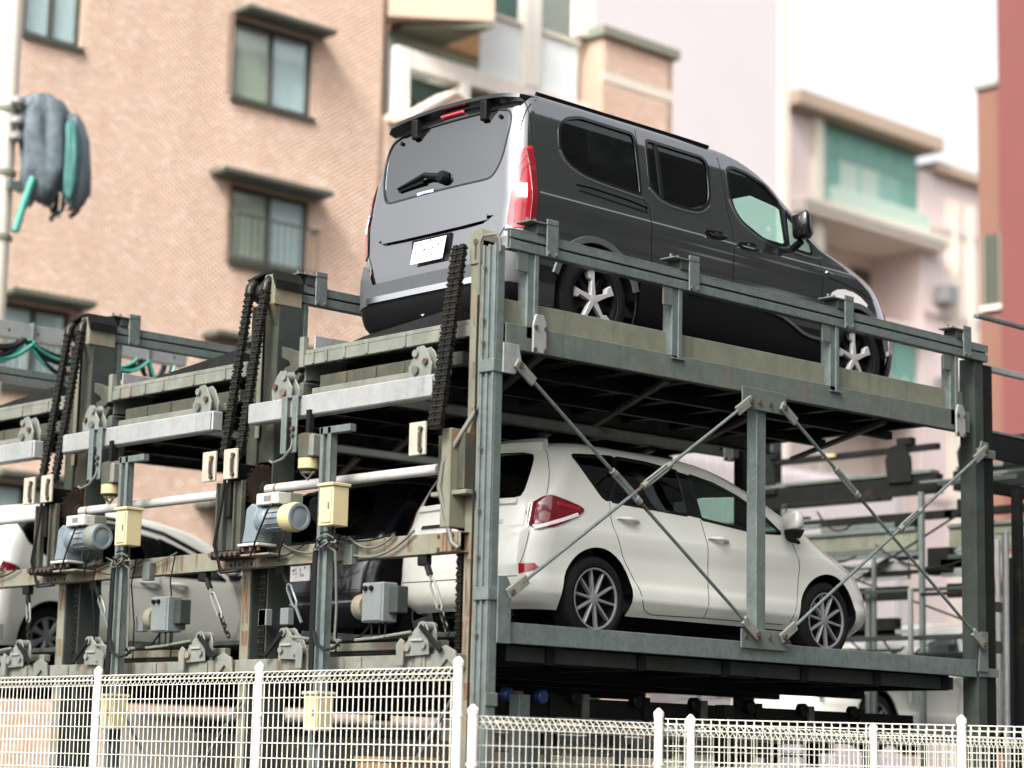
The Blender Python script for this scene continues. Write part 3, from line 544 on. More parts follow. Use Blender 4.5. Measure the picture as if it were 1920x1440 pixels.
# ---- guard rails along the upper deck
def guard_rail(label,y):
    o=thing('guard_rail',label,'guard rail',(0,y,4.4),'guard rails along the upper pallets')
    r=MB(); x0,x1=.02,5.46
    r.box(x0,x1,-.02,.05,.665,.675); r.box(x0,x1,-.02,-.012,.612,.665); r.box(x0,x1,.005,.015,.55,.665); r.box(x0,x1,-.02,-.012,.54,.598); r.box(x0,x1,-.02,.05,.535,.545); r.build('rail',M['galv'],o,.003)
    for i,x in enumerate((.28,1.70,3.48,5.03)):
        zb=-.04 if i in (0,3) else .035
        p=MB(); p.box(x-.075,x+.02,.0,.010,zb,.535); p.box(x-.075,x-.066,.010,.09,zb,.535); p.box(x-.02,x+.02,-.012,.0,zb,.535); p.build('post',M['galv'],o,.003)
        MB().box(x+.06,x+.17,-.040,-.028,.53,.79).build('clamp_plate',M['galv'],o,.004)
        MB().box(x-.10,x+.17,-.04,.10,.745,.757).build('cap_plate',M['galv_dull'],o,.003)
        MB().box(x-.02,x+.06,-.03,.10,.675,.745).build('cap_block',M['darkgreen'],o,.003)
        MB().box(x-.18,x-.085,-.01,.002,.40,.53).build('side_lug',M['galv_dull'],o,.003)
        b=MB()
        for q in (.08,.15): bolt(b,(x+q,-.04,.555),(0,-1,0),.014); bolt(b,(x+q-.14,.03,.757),(0,0,1),.012,.03)
        b.build('bolt',M['galv_dull'],o)
        if i in (0,3):
            MB().prism([(x-.04,-.13),(x+.085,-.13),(x+.085,.06),(x+.06,.13),(x-.015,.13),(x-.04,.06)],FY,-.030,-.014).build('foot_plate',M['galv_light'],o,.004); b=MB()
            for q in ((-.025,-.11),(.07,-.11),(-.02,.04),(.07,.04)): bolt(b,(x+q[0],-.03,q[1]),(0,-1,0),.016)
            b.build('bolt',M['bolt'],o)
        else: MB().box(x-.085,x+.05,-.02,.10,zb-.012,zb).build('foot_plate',M['galv_dull'],o,.003)
    return o
names=('long galvanised guard rail in front of the dark people carrier','galvanised guard rail running behind the second lift column','galvanised guard rail running behind the third lift column','galvanised guard rail at the far left beneath the cable tray')
for k in range(4): guard_rail(names[k],PITCH*k-.0)
# ---- drive shafts, motors, posts, boxes
def shaft(label,y):
    o=thing('drive_shaft',label,'drive shaft',(.02,y,3.52),'white drive shafts')
    MB().lathe((0,.62,0),(0,1,0),[(0,.030),(0,.036),(1.90,.036),(1.90,.02)],20).build('pipe',M['shaftw'],o,smooth=40)
    MB().lathe((0,2.36,0),(0,1,0),[(0,.0375),(.025,.0375)],20).build('collar',M['beige'],o,smooth=40)
    n=22; pr=[]
    for i in range(n):
        t=2*math.pi*i/n
        for dt,r in ((-.09,.165),(-.05,.185),(.05,.185),(.09,.165)): pr.append((r*math.cos(t+dt),r*math.sin(t+dt)))
    MB().prism(pr,lambda u,v,d:(u,d,v),2.515,2.545).build('sprocket',M['sprocket'],o)
    MB().lathe((0,2.49,0),(0,1,0),[(0,.06),(.03,.06)],18).build('sprocket_boss',M['sprocket'],o,smooth=40)
    return o
names=('white pipe drive shaft above the yellow banded motor nearest the corner','white pipe drive shaft in the second bay from the corner','white pipe drive shaft at the left edge')
for k in range(3): shaft(names[k],PITCH*k)
def motor(label,y,band):
    o=thing('drive_motor',label,'motor',(-.19,y-.09,3.09),'drive motors on the mid beam')
    MB().prism([(2.29,0),(2.46,0),(2.435,.10),(2.42,.25),(2.36,.285),(2.29,.26),(2.27,.14)],FX,-.10,.05).build('gear_housing',M['bluemotor'],o,.012)
    MB().lathe((-.03,2.29,.165),(0,-1,0),[(0,.10),(.03,.103),(.04,.088),(.08,.088),(.09,.080),(.28,.080),(.28,.01)],28).build('motor_body',M['bluemotor'],o,smooth=35)
    for k in range(9):
        a=math.radians(-110+27.5*k); MB().beam((-.03-.083*math.cos(a),2.19,.165+.083*math.sin(a)),(-.03-.083*math.cos(a),2.02,.165+.083*math.sin(a)),.005,.012,(-math.cos(a),0,math.sin(a))).build('cooling_fin',M['bluemotor'],o)
    MB().lathe((-.03,2.015,.165),(0,-1,0),[(0,.08),(.0,.100),(.09,.106),(.12,.098),(.12,.08)],28).build('end_bell',M[band],o,smooth=35)
    MB().lathe((-.03,1.895,.165),(0,-1,0),[(0,.097),(.012,.094),(.012,.074),(.002,.072),(.010,.01)],28).build('fan_cover',M['bluemotor'],o,smooth=35)
    MB().box(-.11,.04,2.04,2.29,.262,.345).build('terminal_box',M['shaftw'],o,.006); MB().box(-.08,.04,1.94,2.04,.255,.335).build('terminal_neck',M['lip'],o,.006)
    MB().box(-.112,-.1105,2.12,2.20,.285,.325).build('name_plate',M['greybox'],o)
    MB().box(-.11,.06,2.25,2.49,-.02,.0).build('base_flange',M['shaftw'],o,.004); MB().box(-.08,.03,2.32,2.45,-.075,-.02).build('pedestal',M['dark'],o,.004)
    MB().box(-.10,.07,2.14,2.46,-.09,-.075).build('base_plate',M['beige'],o,.003); b=MB()
    for q in (2.27,2.36,2.45): bolt(b,(-.085,q,-.055),(0,0,1),.014,.035)
    b.build('bolt',M['bolt'],o)
    MB().tube([(-.06,2.0,.07),(-.08,2.0,.0),(-.06,2.06,-.06),(-.05,2.08,-.14)],.008,6).build('motor_cable',M['cable'],o,smooth=50)
    MB().tube([(-.09,2.10,.27),(-.16,2.08,.22),(-.15,2.20,.05),(-.12,2.32,-.10)],.007,6).build('motor_cable',M['cable'],o,smooth=50)
    return o
motor('pale blue motor with an orange rusted band nearest the corner column',0,'yellowband'); motor('pale blue motor with a pale yellow band beside the third lift column',PITCH,'lip')
def cpost(label,y):
    o=thing('cable_post',label,'post',(-.27,y,0),'channel posts in front of the bays'); m=MB()
    m.box(0,.06,.03,.036,0,3.85); m.box(0,.06,-.05,-.044,0,3.85); m.box(.027,.033,-.044,.03,0,3.85); m.box(-.006,0,.03,.06,0,3.85); m.box(-.006,0,-.056,-.02,0,3.85); m.build('channel',M['galv'],o,.002)
    MB().box(-.006,.05,-.26,.07,3.80,3.85).build('top_arm',M['galv'],o,.003)
    for i,(a,r) in enumerate(((.045,.010),(.06,.008),(.075,.011))):
        MB().tube([(-.012,a,2.0),(-.012,a+.004*math.sin(i),2.5),(-.012,a,2.9),(-.012,a-.006,3.0)],r,6).build('cable',M['cable'],o,smooth=50)
    for j in range(4):
        t=MB(); rr=.055+.012*j; t.tube([(-.03-.006*j+.02*math.sin(2*a+j),-.03+rr*math.cos(a)*(1.5-.1*j)-.02*j,3.03+.012*j+rr*math.sin(a)*.42+.012*math.sin(3*a+j)) for a in np.linspace(.4*j,2*math.pi+.2*j,20)],.006,5,False); t.build('cable_coil',M['cable'] if j%2 else M['cablegrey'],o,smooth=50)
    MB().tube([(-.02,-.03,3.0),(-.03,-.10,3.02),(-.03,-.18,2.98),(-.02,-.20,2.6),(-.02,-.19,2.40),(.0,-.24,2.33)],.008,6).build('cable',M['cablegrey'],o,smooth=50)
    MB().tube([(-.02,.03,2.45),(-.04,-.02,2.36),(-.04,-.12,2.32),(-.03,-.20,2.33),(-.02,-.24,2.36)],.012,6).build('cable',M['cable'],o,smooth=50)
    return o
cpost('tall galvanised channel post in front of the black wagon',1.47); cpost('tall galvanised channel post in front of the white compact minivan',1.47+PITCH)
def cbox(label,y,z,h=.27):
    o=thing('control_box',label,'box',(-.27,y,z),'cream control boxes on the channel posts')
    MB().box(-.10,.04,-.075,.075,0,h).build('case',M['cream'],o,.006); MB().box(-.115,.05,-.085,.085,h,h+.022).build('lid',M['cream'],o,.004)
    MB().box(-.108,-.101,-.062,.045,.02,h-.02).build('door',M['cream'],o,.003); MB().box(-.118,-.108,-.05,-.038,h*.42,h*.58).build('latch',M['beige'],o,.002)
    MB().tube([(-.03,.0,0),(-.03,.01,-.06),(-.02,.05,-.10)],.012,6).build('cable_gland',M['cable'],o,smooth=50)
cbox('cream control box on the post before the black wagon',1.325,3.15); cbox('cream control box on the post before the white minivan',1.325+PITCH,3.15)
cbox('cream control box low behind the mesh fence left of the corner',1.41,1.78,.24); cbox('cream control box low behind the mesh fence, leftmost',3.85,1.78,.24)
def bolt2(o,n,p,r):
    b=MB(); bolt(b,p,(-1,0,0),r,.02); return b.build(n,M['black'],o)
def sbox(label,y):
    o=thing('switch_box',label,'switch box',(-.16,y,2.44),'grey switch boxes on the lower deck front')
    MB().box(-.05,.08,-.115,.105,.06,.325).build('case',M['greybox'],o,.008); MB().box(-.058,-.05,-.10,.09,.07,.315).build('cover',M['greybox'],o,.004)
    [bolt2(o,'button',(-.058,q,.285),.018) for q in (.05,-.01)]
    MB().lathe((.02,.11,.17),(0,1,0),[(0,.085),(.06,.09),(.09,.085),(.12,.05),(.13,.01)],20).build('fan_motor',M['beige'],o,smooth=40)
    MB().box(.0,.10,-.20,-.115,.12,.30).build('side_unit',M['darkgreen'],o,.006)
    m=MB()
    for a in (-.09,-.03,.05): m.tube([(.0,a,.06),(.0,a,-.05)],.007,6)
    m.build('leg',M['dark'],o); MB().tube([(.04,.1,.06),(.05,.2,-.01),(.06,.33,-.05)],.009,6).build('cable',M['cable'],o,smooth=50)
sbox('grey switch box with a tan fan in front of the white hatchback rear bumper',1.00); sbox('grey switch box with a tan fan in front of the white minivan door',1.0+PITCH); 
def tie(label,p,q,chain):
    p=Vector(p); q=Vector(q); d=(q-p).normalized(); L=(q-p).length; o=thing('turnbuckle_rod',label,'rod',p,'dark turnbuckle rods under the mid beam'); u=d.cross(Vector((1,0,0))).normalized(); Z=Vector((0,0,0))
    MB().box(-.03,.03,-.045,.045,-.06,.02).build('top_block',M['dark'],o,.008)
    MB().tube([d*.03,d*.14],.022,8).build('top_socket',M['dark'],o,smooth=40)
    m=MB()
    for s in (-1,1): m.tube([d*L*.30+u*.004*s,d*L*.36+u*.024*s,d*L*.66+u*.024*s,d*L*.72+u*.004*s],.009,6)
    m.build('turnbuckle',M['bracket'] if chain else M['galv'],o,smooth=50)
    MB().tube([d*.12,d*L*.33],.012,6).build('rod',M['galv_dull'],o,smooth=50)
    if chain:
        for i in range(5):
            c=d*(L*(.70+.07*i)); n=u if i%2 else Vector((1,0,0)); r=.030
            MB().tube([c+d*r*math.cos(a)+n*.016*math.sin(a) for a in np.linspace(0,2*math.pi,12)],.007,5,False).build('chain_link',M['chain'],o,smooth=50)
    else: MB().tube([d*L*.70,d*L],.012,6).build('rod',M['galv_dull'],o,smooth=50)
for lb,p,q,ch in (('turnbuckle and chain crossing the white hatchback bumper',(-.06,.65,2.93),(-.08,.38,2.42),1),('plain rod below the orange banded motor',(-.06,2.18,2.93),(-.08,1.91,2.53),0),('turnbuckle and chain crossing the white minivan front door',(-.06,3.11,2.93),(-.08,2.76,2.46),1),
                  ('dark rod right of the third lift column',(-.06,4.57,2.93),(-.08,4.32,2.56),0),('turnbuckle over the white minivan rear wheel',(-.06,5.56,2.93),(-.08,5.47,2.52),1)): tie(lb,p,q,ch)
def latch(label,y,s=1):
    o=thing('safety_latch',label,'latch',(-.10,y,2.30),'latch brackets on the front beam'); 
    for x in (-.03,.04): MB().prism([(-.16*s,-.03),(-.10*s,.10),(.02*s,.20),(.06*s,.195),(.09*s,.14),(.10*s,-.02)],FX,x-.006,x+.006).build('bracket_plate',M['bracket'],o,.003)
    MB().prism([(-.19*s,-.09),(-.13*s,-.09),(-.12*s,.07),(-.16*s,.09),(-.20*s,.05)],FX,-.06,-.045).build('stop_plate',M['bracket'],o,.003)
    for a,z,r in ((.04,.165,.030),(-.10,.03,.028),(.06,.04,.022)): MB().lathe((-.055,a*s,z),(1,0,0),[(0,r*.5),(0,r),(.12,r),(.12,r*.5)],14).build('roller',M['bracket'],o,smooth=40)
    MB().beam((-.05,.03*s,.17),(-.05,.24*s,.0),.02,.035).build('lever',M['dark'],o,.003); MB().box(-.05,.05,-.05,.07,.07,.085).build('tie_bar',M['galv_light'],o,.002)
    MB().tube([(-.05,-.06*s,.13),(-.06,-.4*s,.10),(-.06,-.62*s,.09)],.010,6).build('push_rod',M['lip'],o,smooth=50)
for lb,y,s in (('latch bracket at the foot of the corner column',.60,-1),('latch bracket left of the channel post before the black wagon',1.99,1),('latch bracket right of the second lift column',3.06,-1),('latch bracket left of the channel post before the white minivan',4.45,1),('latch bracket right of the white minivan wheel',5.55,-1)): latch(lb,y,s)
rs4=random.Random(11)
for k in range(3):
    yb=PITCH*k; lc=thing('loose_cables',('loose black cables looped along the mid beam nearest the corner','loose black cables looped along the mid beam in the second bay','loose black cables along the mid beam at the left edge')[k],'cables',(-.13,yb,3.08),'loose cables along the mid beam')
    for q in range(5):
        a=.5+2.0*rs4.random(); b_=min(a+.3+.7*rs4.random(),2.62); MB().tube(sag((0,a,.005+.02*rs4.random()),(-.01,b_,.005+.02*rs4.random()),.03+.12*rs4.random(),10),.005+.005*rs4.random(),5).build('cable',M['cable'] if q%2 else M['cablegrey'],lc,smooth=50)
    for q in range(3):
        a=.6+1.9*rs4.random(); MB().tube([(0,a,.0),(-.02,a+.02,-.2),(-.01,a-.03,-.5),(.02,a+.05*rs4.random(),-.78)],.006,5).build('cable',M['cable'],lc,smooth=50)
    for q in range(3):
        a=.7+1.6*rs4.random(); MB().box(.03,.09,a,a+.09,-.56,-.44).build('junction_box',M['greybox' if q else 'lip'],lc,.006)
def flood(label,y):
    o=thing('hanging_motor',label,'motor',(-.22,y,3.58),'small motors hanging below the lift beams')
    MB().lathe((0,0,-.02),(0,0,1),[(0,.05),(.02,.07),(.10,.07),(.10,.075),(.26,.08),(.27,.06)],16).build('motor_case',M['olive'],o,smooth=35); MB().lathe((0,0,-.025),(0,0,1),[(0,.045),(.03,.073),(.10,.0735),(.10,.06)],16).build('rusty_cap',M['yellowband'],o,smooth=35)
    MB().box(-.05,.05,-.10,-.03,.08,.24).build('terminal_box',M['bracket'],o,.01); MB().tube([(.0,-.06,-.02),(.0,.0,-.07),(.0,.07,-.02),(.0,.08,.1)],.010,6).build('wire_loop',M['cablegrey'],o,smooth=50)
    MB().box(-.02,.02,-.02,.02,.26,.42).build('hanger',M['dark'],o)
flood('small rusty capped motor hanging left of the black wagon post',1.72); flood('small rusty capped motor hanging left of the minivan post',1.72+PITCH)

# ---------------------------------------------------------------- car bodies
def pchip(xs,ys):
    xs=np.array(xs,float);ys=np.array(ys,float);h=np.diff(xs);d=np.diff(ys)/h
    m=np.zeros(len(xs))
    for i in range(1,len(xs)-1):
        if d[i-1]*d[i]>0:
            w1=2*h[i]+h[i-1];w2=h[i]+2*h[i-1];m[i]=(w1+w2)/(w1/d[i-1]+w2/d[i])
    m[0]=d[0];m[-1]=d[-1]
    def f(x):
        x=np.clip(x,xs[0],xs[-1]);i=np.clip(np.searchsorted(xs,x)-1,0,len(xs)-2)
        t=(x-xs[i])/h[i];t2=t*t;t3=t2*t
        return (2*t3-3*t2+1)*ys[i]+(t3-2*t2+t)*h[i]*m[i]+(-2*t3+3*t2)*ys[i+1]+(t3-t2)*h[i]*m[i+1]
    return f
class Shell:
    """horizontal slices: rows of (z, rear x, front x, half width); s 0-1 rear, 1-2 rear corner, 2-3 side, 3-4 front corner, 4-5 front"""
    def __init__(S,rows,rr,rf,cam=(.05,.10),plan=.02):
        z=[r[0] for r in rows];S.z0,S.z1=z[0],z[-1];S.zs=z
        S.xr,S.xf,S.w=[pchip(z,[r[k] for r in rows]) for k in (1,2,3)]
        S.rr,S.cam,S.plan=rr,cam,plan; S.rfx=pchip(*zip(*[(q[0],q[1]) for q in rf])); S.rfy=pchip(*zip(*[(q[0],q[2]) for q in rf]))
    def geo(S,z):
        w=S.w(z);xr=S.xr(z);xf=S.xf(z);L=xf-xr
        rx=min(S.rr[0],.3*L);ry=min(S.rr[1],.6*w);fx=min(S.rfx(z),.45*L);fy=min(S.rfy(z),.8*w)
        a=xr+S.cam[0]*((w-ry)/w)**2; b=xf-S.cam[1]*((w-fy)/w)**2
        return w,xr,xf,rx,ry,fx,fy,a,b
    def P(S,s,z):
        w,xr,xf,rx,ry,fx,fy,a,b=S.geo(z);s=min(max(s,0.),5.)
        if s<=1: y=s*(w-ry);x=xr+S.cam[0]*(y/w)**2
        elif s<=2:
            t=(s-1)*math.pi/2;x=a+rx*(1-math.cos(t));y=w-ry+ry*math.sin(t)
        elif s<=3:
            t=s-2;x=a+rx+(b-fx-a-rx)*t;y=w
        elif s<=4:
            t=(s-3)*math.pi/2;x=b-fx+fx*math.sin(t);y=w-fy+fy*math.cos(t)
        else:
            y=(5-s)*(w-fy);x=xf-S.cam[1]*(y/w)**2
        return (x,y,z)
    def s_side(S,x,z):
        w,xr,xf,rx,ry,fx,fy,a,b=S.geo(z)
        if x<a+rx: return 1+math.acos(max(-1,min(1,1-(x-a)/rx)))/(math.pi/2)
        if x>b-fx: return 3+math.asin(max(-1,min(1,(x-b+fx)/fx)))/(math.pi/2)
        return 2+(x-a-rx)/(b-fx-a-rx)
    def s_end(S,y,z,front=False):
        w,xr,xf,rx,ry,fx,fy,a,b=S.geo(z);y=abs(y)
        if front:
            if y<w-fy: return 5-y/(w-fy)
            return 3+math.acos(max(-1,min(1,(y-w+fy)/fy)))/(math.pi/2)
        if y<w-ry: return y/(w-ry)
        return 1+math.asin(max(-1,min(1,(y-w+ry)/ry)))/(math.pi/2)

    def N(S,s,z):
        e=.004; s0,s1=max(s-e,0),min(s+e,5); z0,z1=max(z-e,S.z0),min(z+e,S.z1)
        a=Vector(S.P(s1,z))-Vector(S.P(s0,z)); b=Vector(S.P(s,z1))-Vector(S.P(s,z0)); n=a.cross(b)
        n=-n
        return n.normalized() if n.length>1e-12 else Vector((0,0,1))
def chaikin(p,k=2,closed=True):
    for _ in range(k):
        q=[] if closed else [p[0]]
        m=len(p)
        for i in range(m if closed else m-1):
            a,b=p[i],p[(i+1)%m]; q+=[(a[0]*.75+b[0]*.25,a[1]*.75+b[1]*.25),(a[0]*.25+b[0]*.75,a[1]*.25+b[1]*.75)]
        if not closed: q.append(p[-1])
        p=q
    return p
def rpoly(p,r=.05,k=4,closed=True):
    """round every corner of a polygon with a short curve"""
    m=len(p); out=[]
    for i in range(m):
        if not closed and i in (0,m-1): out.append(p[i]); continue
        a,b,c=p[i-1],p[i],p[(i+1)%m]; la=math.hypot(a[0]-b[0],a[1]-b[1]); lc=math.hypot(c[0]-b[0],c[1]-b[1]); q=min(r,.45*la); w=min(r,.45*lc)
        u=(b[0]+(a[0]-b[0])*q/la,b[1]+(a[1]-b[1])*q/la); v=(b[0]+(c[0]-b[0])*w/lc,b[1]+(c[1]-b[1])*w/lc)
        for j in range(k+1):
            t=j/k; out.append(tuple((1-t)**2*u[e]+2*t*(1-t)*b[e]+t*t*v[e] for e in (0,1)))
    return out
def dens(p,d=.06,closed=True):
    q=[]; m=len(p)
    for i in range(m if closed else m-1):
        a,b=p[i],p[(i+1)%m]; k=max(1,int(math.hypot(b[0]-a[0],b[1]-a[1])/d)); q+=[(a[0]+(b[0]-a[0])*j/k,a[1]+(b[1]-a[1])*j/k) for j in range(k)]
    if not closed: q.append(p[-1])
    return q
def inside(p,poly):
    x,y=p; c=False; j=len(poly)-1
    for i in range(len(poly)):
        xi,yi=poly[i]; xj,yj=poly[j]
        if (yi>y)!=(yj>y) and x<(xj-xi)*(y-yi)/(yj-yi)+xi: c=not c
        j=i
    return c
class Car:
    def __init__(s,root,shell,ny=1.0):
        s.root=root; s.S=shell; s.ny=ny; s.reg=[]
    def sz(s,poly,kind,dn=.06,closed=True):
        S=s.S; out=[]
        for a,z in dens(poly,dn,closed):
            z=min(max(z,S.z0),S.z1); out.append((S.s_side(a,z) if kind=='side' else S.s_end(a,z,kind=='front'),z))
        return out
    def region(s,name,kind,poly,mat,inset=0.0,rnd=2,both=True,nf=0):
        if rnd: poly=rpoly(poly,rnd,4,kind=='side') if rnd<1 else chaikin(poly,rnd,kind=='side')
        s.reg.append((name,kind,s.sz(poly,kind),mat,inset,both))
    def hole(s,xc,zc,r):
        S=s.S; z0=S.z0; a=math.degrees(math.asin(max(-1,min(1,(z0-zc)/r)))); p=arc(xc,zc,r,a,180-a,28)
        s.reg.insert(0,('hole','side',s.sz([(x,max(z,z0)) for x,z in p],'side',.05),None,0,True))
    def make(s,bodymat,name='body'):
        S=s.S
        ss=np.concatenate([np.linspace(0,1,9)[:-1],np.linspace(1,2,13)[:-1],np.linspace(2,3,44)[:-1],np.linspace(3,4,15)[:-1],np.linspace(4,5,9)])
        zz=[]
        for a,b in zip(S.zs[:-1],S.zs[1:]):
            k=max(2,int((b-a)/.03)); zz+=list(np.linspace(a,b,k+1)[:-1])
        zz.append(S.z1)
        pts=[(float(a),float(b)) for b in zz for a in ss]; ed=[]
        for r in s.reg:
            n=len(pts); q=r[2]; pts+=q; ed+=[(n+i,n+(i+1)%len(q)) for i in range(len(q))]
        vo,_,fo,_,_,_=delaunay_2d_cdt([Vector(p) for p in pts],ed,[],0,1e-5)
        P=[S.P(v[0],v[1]) for v in vo]; Nn=[S.N(v[0],v[1]) for v in vo]
        groups={}
        for f in fo:
            c=(sum(vo[i][0] for i in f)/3,sum(vo[i][1] for i in f)/3); g=None
            for k,r in enumerate(s.reg):
                if inside(c,r[2]): g=k;break
            if g is not None and s.reg[g][0]=='hole': continue
            groups.setdefault(g,[]).append(f)
        def emit(nm,mat,fs,inset,sides,both_in_one):
            res=[]
            for sides_ in ([sides] if both_in_one else [[q] for q in sides]):
                V=[];F=[];NV=[];
                for sg in sides_:
                    ix={}
                    for f in fs:
                        t=[]
                        for i in f:
                            if i not in ix:
                                ix[i]=len(V); p=Vector(P[i])-Nn[i]*inset; V.append((p.x,sg*p.y*s.ny,p.z)); n=Nn[i]; NV.append((n.x,sg*n.y,n.z))
                            t.append(ix[i])
                        F.append(tuple(t) if sg<0 else tuple(t[::-1]))
                me=bpy.data.meshes.new(nm); me.from_pydata(V,[],F); me.materials.append(mat)
                # orient faces with their normals
                bm=bmesh.new(); bm.from_mesh(me); bm.normal_update(); bm.verts.ensure_lookup_table()
                fl=[f for f in bm.faces if sum((Vector(NV[v.index]).dot(f.normal) for v in f.verts))<0]
                if fl: bmesh.ops.reverse_faces(bm,faces=fl)
                bm.to_mesh(me); bm.free(); me.shade_smooth(); me.normals_split_custom_set_from_vertices(NV)
                res.append(link(bpy.data.objects.new(nm,me),s.root))
            return res
        out={}
        for g,fs in groups.items():
            if g is None: continue
            r=s.reg[g]; out.setdefault(r[0],[]).extend(emit(r[0],r[3],fs,r[4],(-1,1),r[5] and r[1]!='side'))
        b=emit(name,bodymat,groups[None],0,(-1,1),True)[0]; out['body']=[b]
        # roof skin closing the top
        top=[S.P(q,S.z1) for q in ss]; V=[(x,-y*s.ny,z) for x,y,z in top]+[(x,y*s.ny,z) for x,y,z in top[::-1]]
        me=bpy.data.meshes.new('roof'); cx=sum(v[0] for v in V)/len(V); n=len(V)
        me.from_pydata(V+[(cx,0,S.z1+.004)],[],[(i,(i+1)%n,n) for i in range(n)]); me.materials.append(bodymat); me.shade_smooth(); link(bpy.data.objects.new('roof',me),s.root)
        return out
    def on(s,kind,a,z,sg=-1,off=0.0):
        S=s.S; z=min(max(z,S.z0),S.z1); q=S.s_side(a,z) if kind=='side' else S.s_end(a,z,kind=='front'); p=Vector(S.P(q,z))+S.N(q,z)*off
        if kind!='side': sg=1 if a>=0 else -1
        return Vector((p.x,sg*p.y*s.ny,p.z))
    def strip(s,mb,kind,line,w,h,sg=-1,closed=False,rnd=0,dn=.05,base=-.004):
        """a raised ribbon that follows a line on the body surface"""
        S=s.S
        if rnd: line=rpoly(line,rnd,4,closed) if rnd<1 else chaikin(line,rnd,closed)
        L=dens(line,dn,closed); pts=[];nr=[]
        for a,z in L:
            z=min(max(z,S.z0),S.z1); q=S.s_side(a,z) if kind=='side' else S.s_end(a,z,kind=='front'); p=Vector(S.P(q,z)); n=S.N(q,z).copy()
            g=sg if kind=='side' else (1 if a>=0 else -1)
            p.y*=g*s.ny; n.y*=g; pts.append(p); nr.append(n.normalized())
        k=len(pts); V=[];F=[]
        for i in range(k):
            a=pts[(i-1)%k] if closed or i>0 else pts[i]; b=pts[(i+1)%k] if closed or i<k-1 else pts[i]
            t=(b-a).normalized(); c=nr[i].cross(t).normalized(); p=pts[i]
            V+=[p+c*w/2+nr[i]*base,p+c*w*.42+nr[i]*h,p-c*w*.42+nr[i]*h,p-c*w/2+nr[i]*base]
        for i in range(k if closed else k-1):
            j=(i+1)%k
            for e in range(3): F.append((i*4+e,i*4+e+1,j*4+e+1,j*4+e))
        if not closed: F+=[(0,1,2,3),((k-1)*4+3,(k-1)*4+2,(k-1)*4+1,(k-1)*4)]
        mb.add(V,F)
    def strips(s,name,mat,items,parent=None,both=False):
        for it in items:
            mb=MB(); s.strip(mb,*it[0],**it[1]); mb.build(name,mat,parent or s.root,smooth=40)
def wheel(root,x,y,z,R,rim,sg,style,w=.2):
    """a wheel whose outer face looks along y*sg; parts tyre, rim, disc"""
    o=link(bpy.data.objects.new('wheel',None),root); o.location=(x,y,z); A=(0,sg,0); rr=rim
    t=MB().lathe((0,0,0),A,[(-w,rr),(-w,R-.03),(-w+.03,R),(-.035,R),(-.012,R-.012),(0,R-.05),(.004,rr+.035),(0,rr+.012),(-.02,rr),(-w,rr)],48,False); t.build('tyre',M['tyre'],o,smooth=35)
    mb=MB().lathe((0,0,0),A,[(-.015,rr+.006),(-.004,rr+.003),(-.006,rr-.012),(-.05,rr-.02),(-.09,rr-.022),(-.09,0.001)],40,False)
    mb.build('rim_barrel',M['rimdark'],o,smooth=35)
    back=MB().lathe((0,0,0),A,[(-.085,rr-.025),(-.08,rr-.03),(-.08,.02)],32,False); back.build('brake_disc',M['dark'],o,smooth=30)
    f=lambda u,v,d:(u,sg*d,v)
    ol=MB().lathe((0,0,0),A,[(-.012,rr+.004),(-.002,rr),(-.004,rr-.012),(-.014,rr-.014)],40,False); ol.build('rim_lip',M['alloygrey'] if style!='five' else M['rimdark'],o,smooth=35)
    def ray(t,r,off): return (r*math.cos(t)-off*math.sin(t),r*math.sin(t)+off*math.cos(t))
    n={'five':5,'eight':10,'seven':7}[style]; hub=rr*.2
    for k in range(n):
        t=math.pi/2+2*math.pi*k/n+(.12 if style!='five' else .05)
        if style=='five':
            p=[ray(t,hub*.6,.024),ray(t,rr*.62,.016),ray(t,rr*.68,.045),ray(t,rr*.96,.060),ray(t,rr*.985,.0),ray(t,rr*.97,-.016),ray(t,rr*.60,-.015),ray(t,hub*.6,-.024)]
        elif style=='eight': p=[ray(t,hub*.5,.012),ray(t,rr*.96,.015),ray(t,rr*.96,-.001),ray(t,hub*.5,-.009)]
        else: p=[ray(t,hub*.5,.02),ray(t,rr*.5,.024),ray(t,rr*.95,.052),ray(t,rr*.95,-.02),ray(t,rr*.5,-.016),ray(t,hub*.5,-.02)]
        MB().prism(p,f,-.05,-.012 if style!='eight' else -.016).build('spoke',M['alloy'] if style=='five' else M['alloygrey'],o,.003)
        if style=='five':
            t2=t+math.pi/5; p=[ray(t2,hub*.6,.018),ray(t2,rr*.95,.026),ray(t2,rr*.95,-.026),ray(t2,hub*.6,-.018)]
            MB().prism(p,f,-.07,-.04).build('spoke',M['rimdark'],o,.003)
    MB().lathe((0,0,0),A,[(-.05,hub),(-.016,hub*.98),(-.010,hub*.6),(-.012,.001)],20).build('hub_cap',M['alloy'] if style=='five' else M['alloygrey'],o,smooth=35)
    return o
def seat(root,x,y,z,h=.62):
    o=link(bpy.data.objects.new('seat',None),root); o.location=(x,y,z)
    MB().hexa([(-.1,-.24,0),(.42,-.24,.04),(-.1,.24,0),(.42,.24,.04),(-.1,-.22,.14),(.42,-.22,.18),(-.1,.22,.14),(.42,.22,.18)]).build('cushion',M['seat'],o,.03)
    MB().hexa([(-.14,-.23,.05),(0,-.23,.05),(-.14,.23,.05),(0,.23,.05),(-.30,-.19,h),(-.20,-.19,h),(-.30,.19,h),(-.20,.19,h)]).build('seat_back',M['seat'],o,.04)
    MB().hexa([(-.31,-.12,h+.04),(-.20,-.12,h+.03),(-.31,.12,h+.04),(-.20,.12,h+.03),(-.33,-.1,h+.2),(-.24,-.1,h+.2),(-.33,.1,h+.2),(-.24,.1,h+.2)]).build('headrest',M['seat'],o,.03)
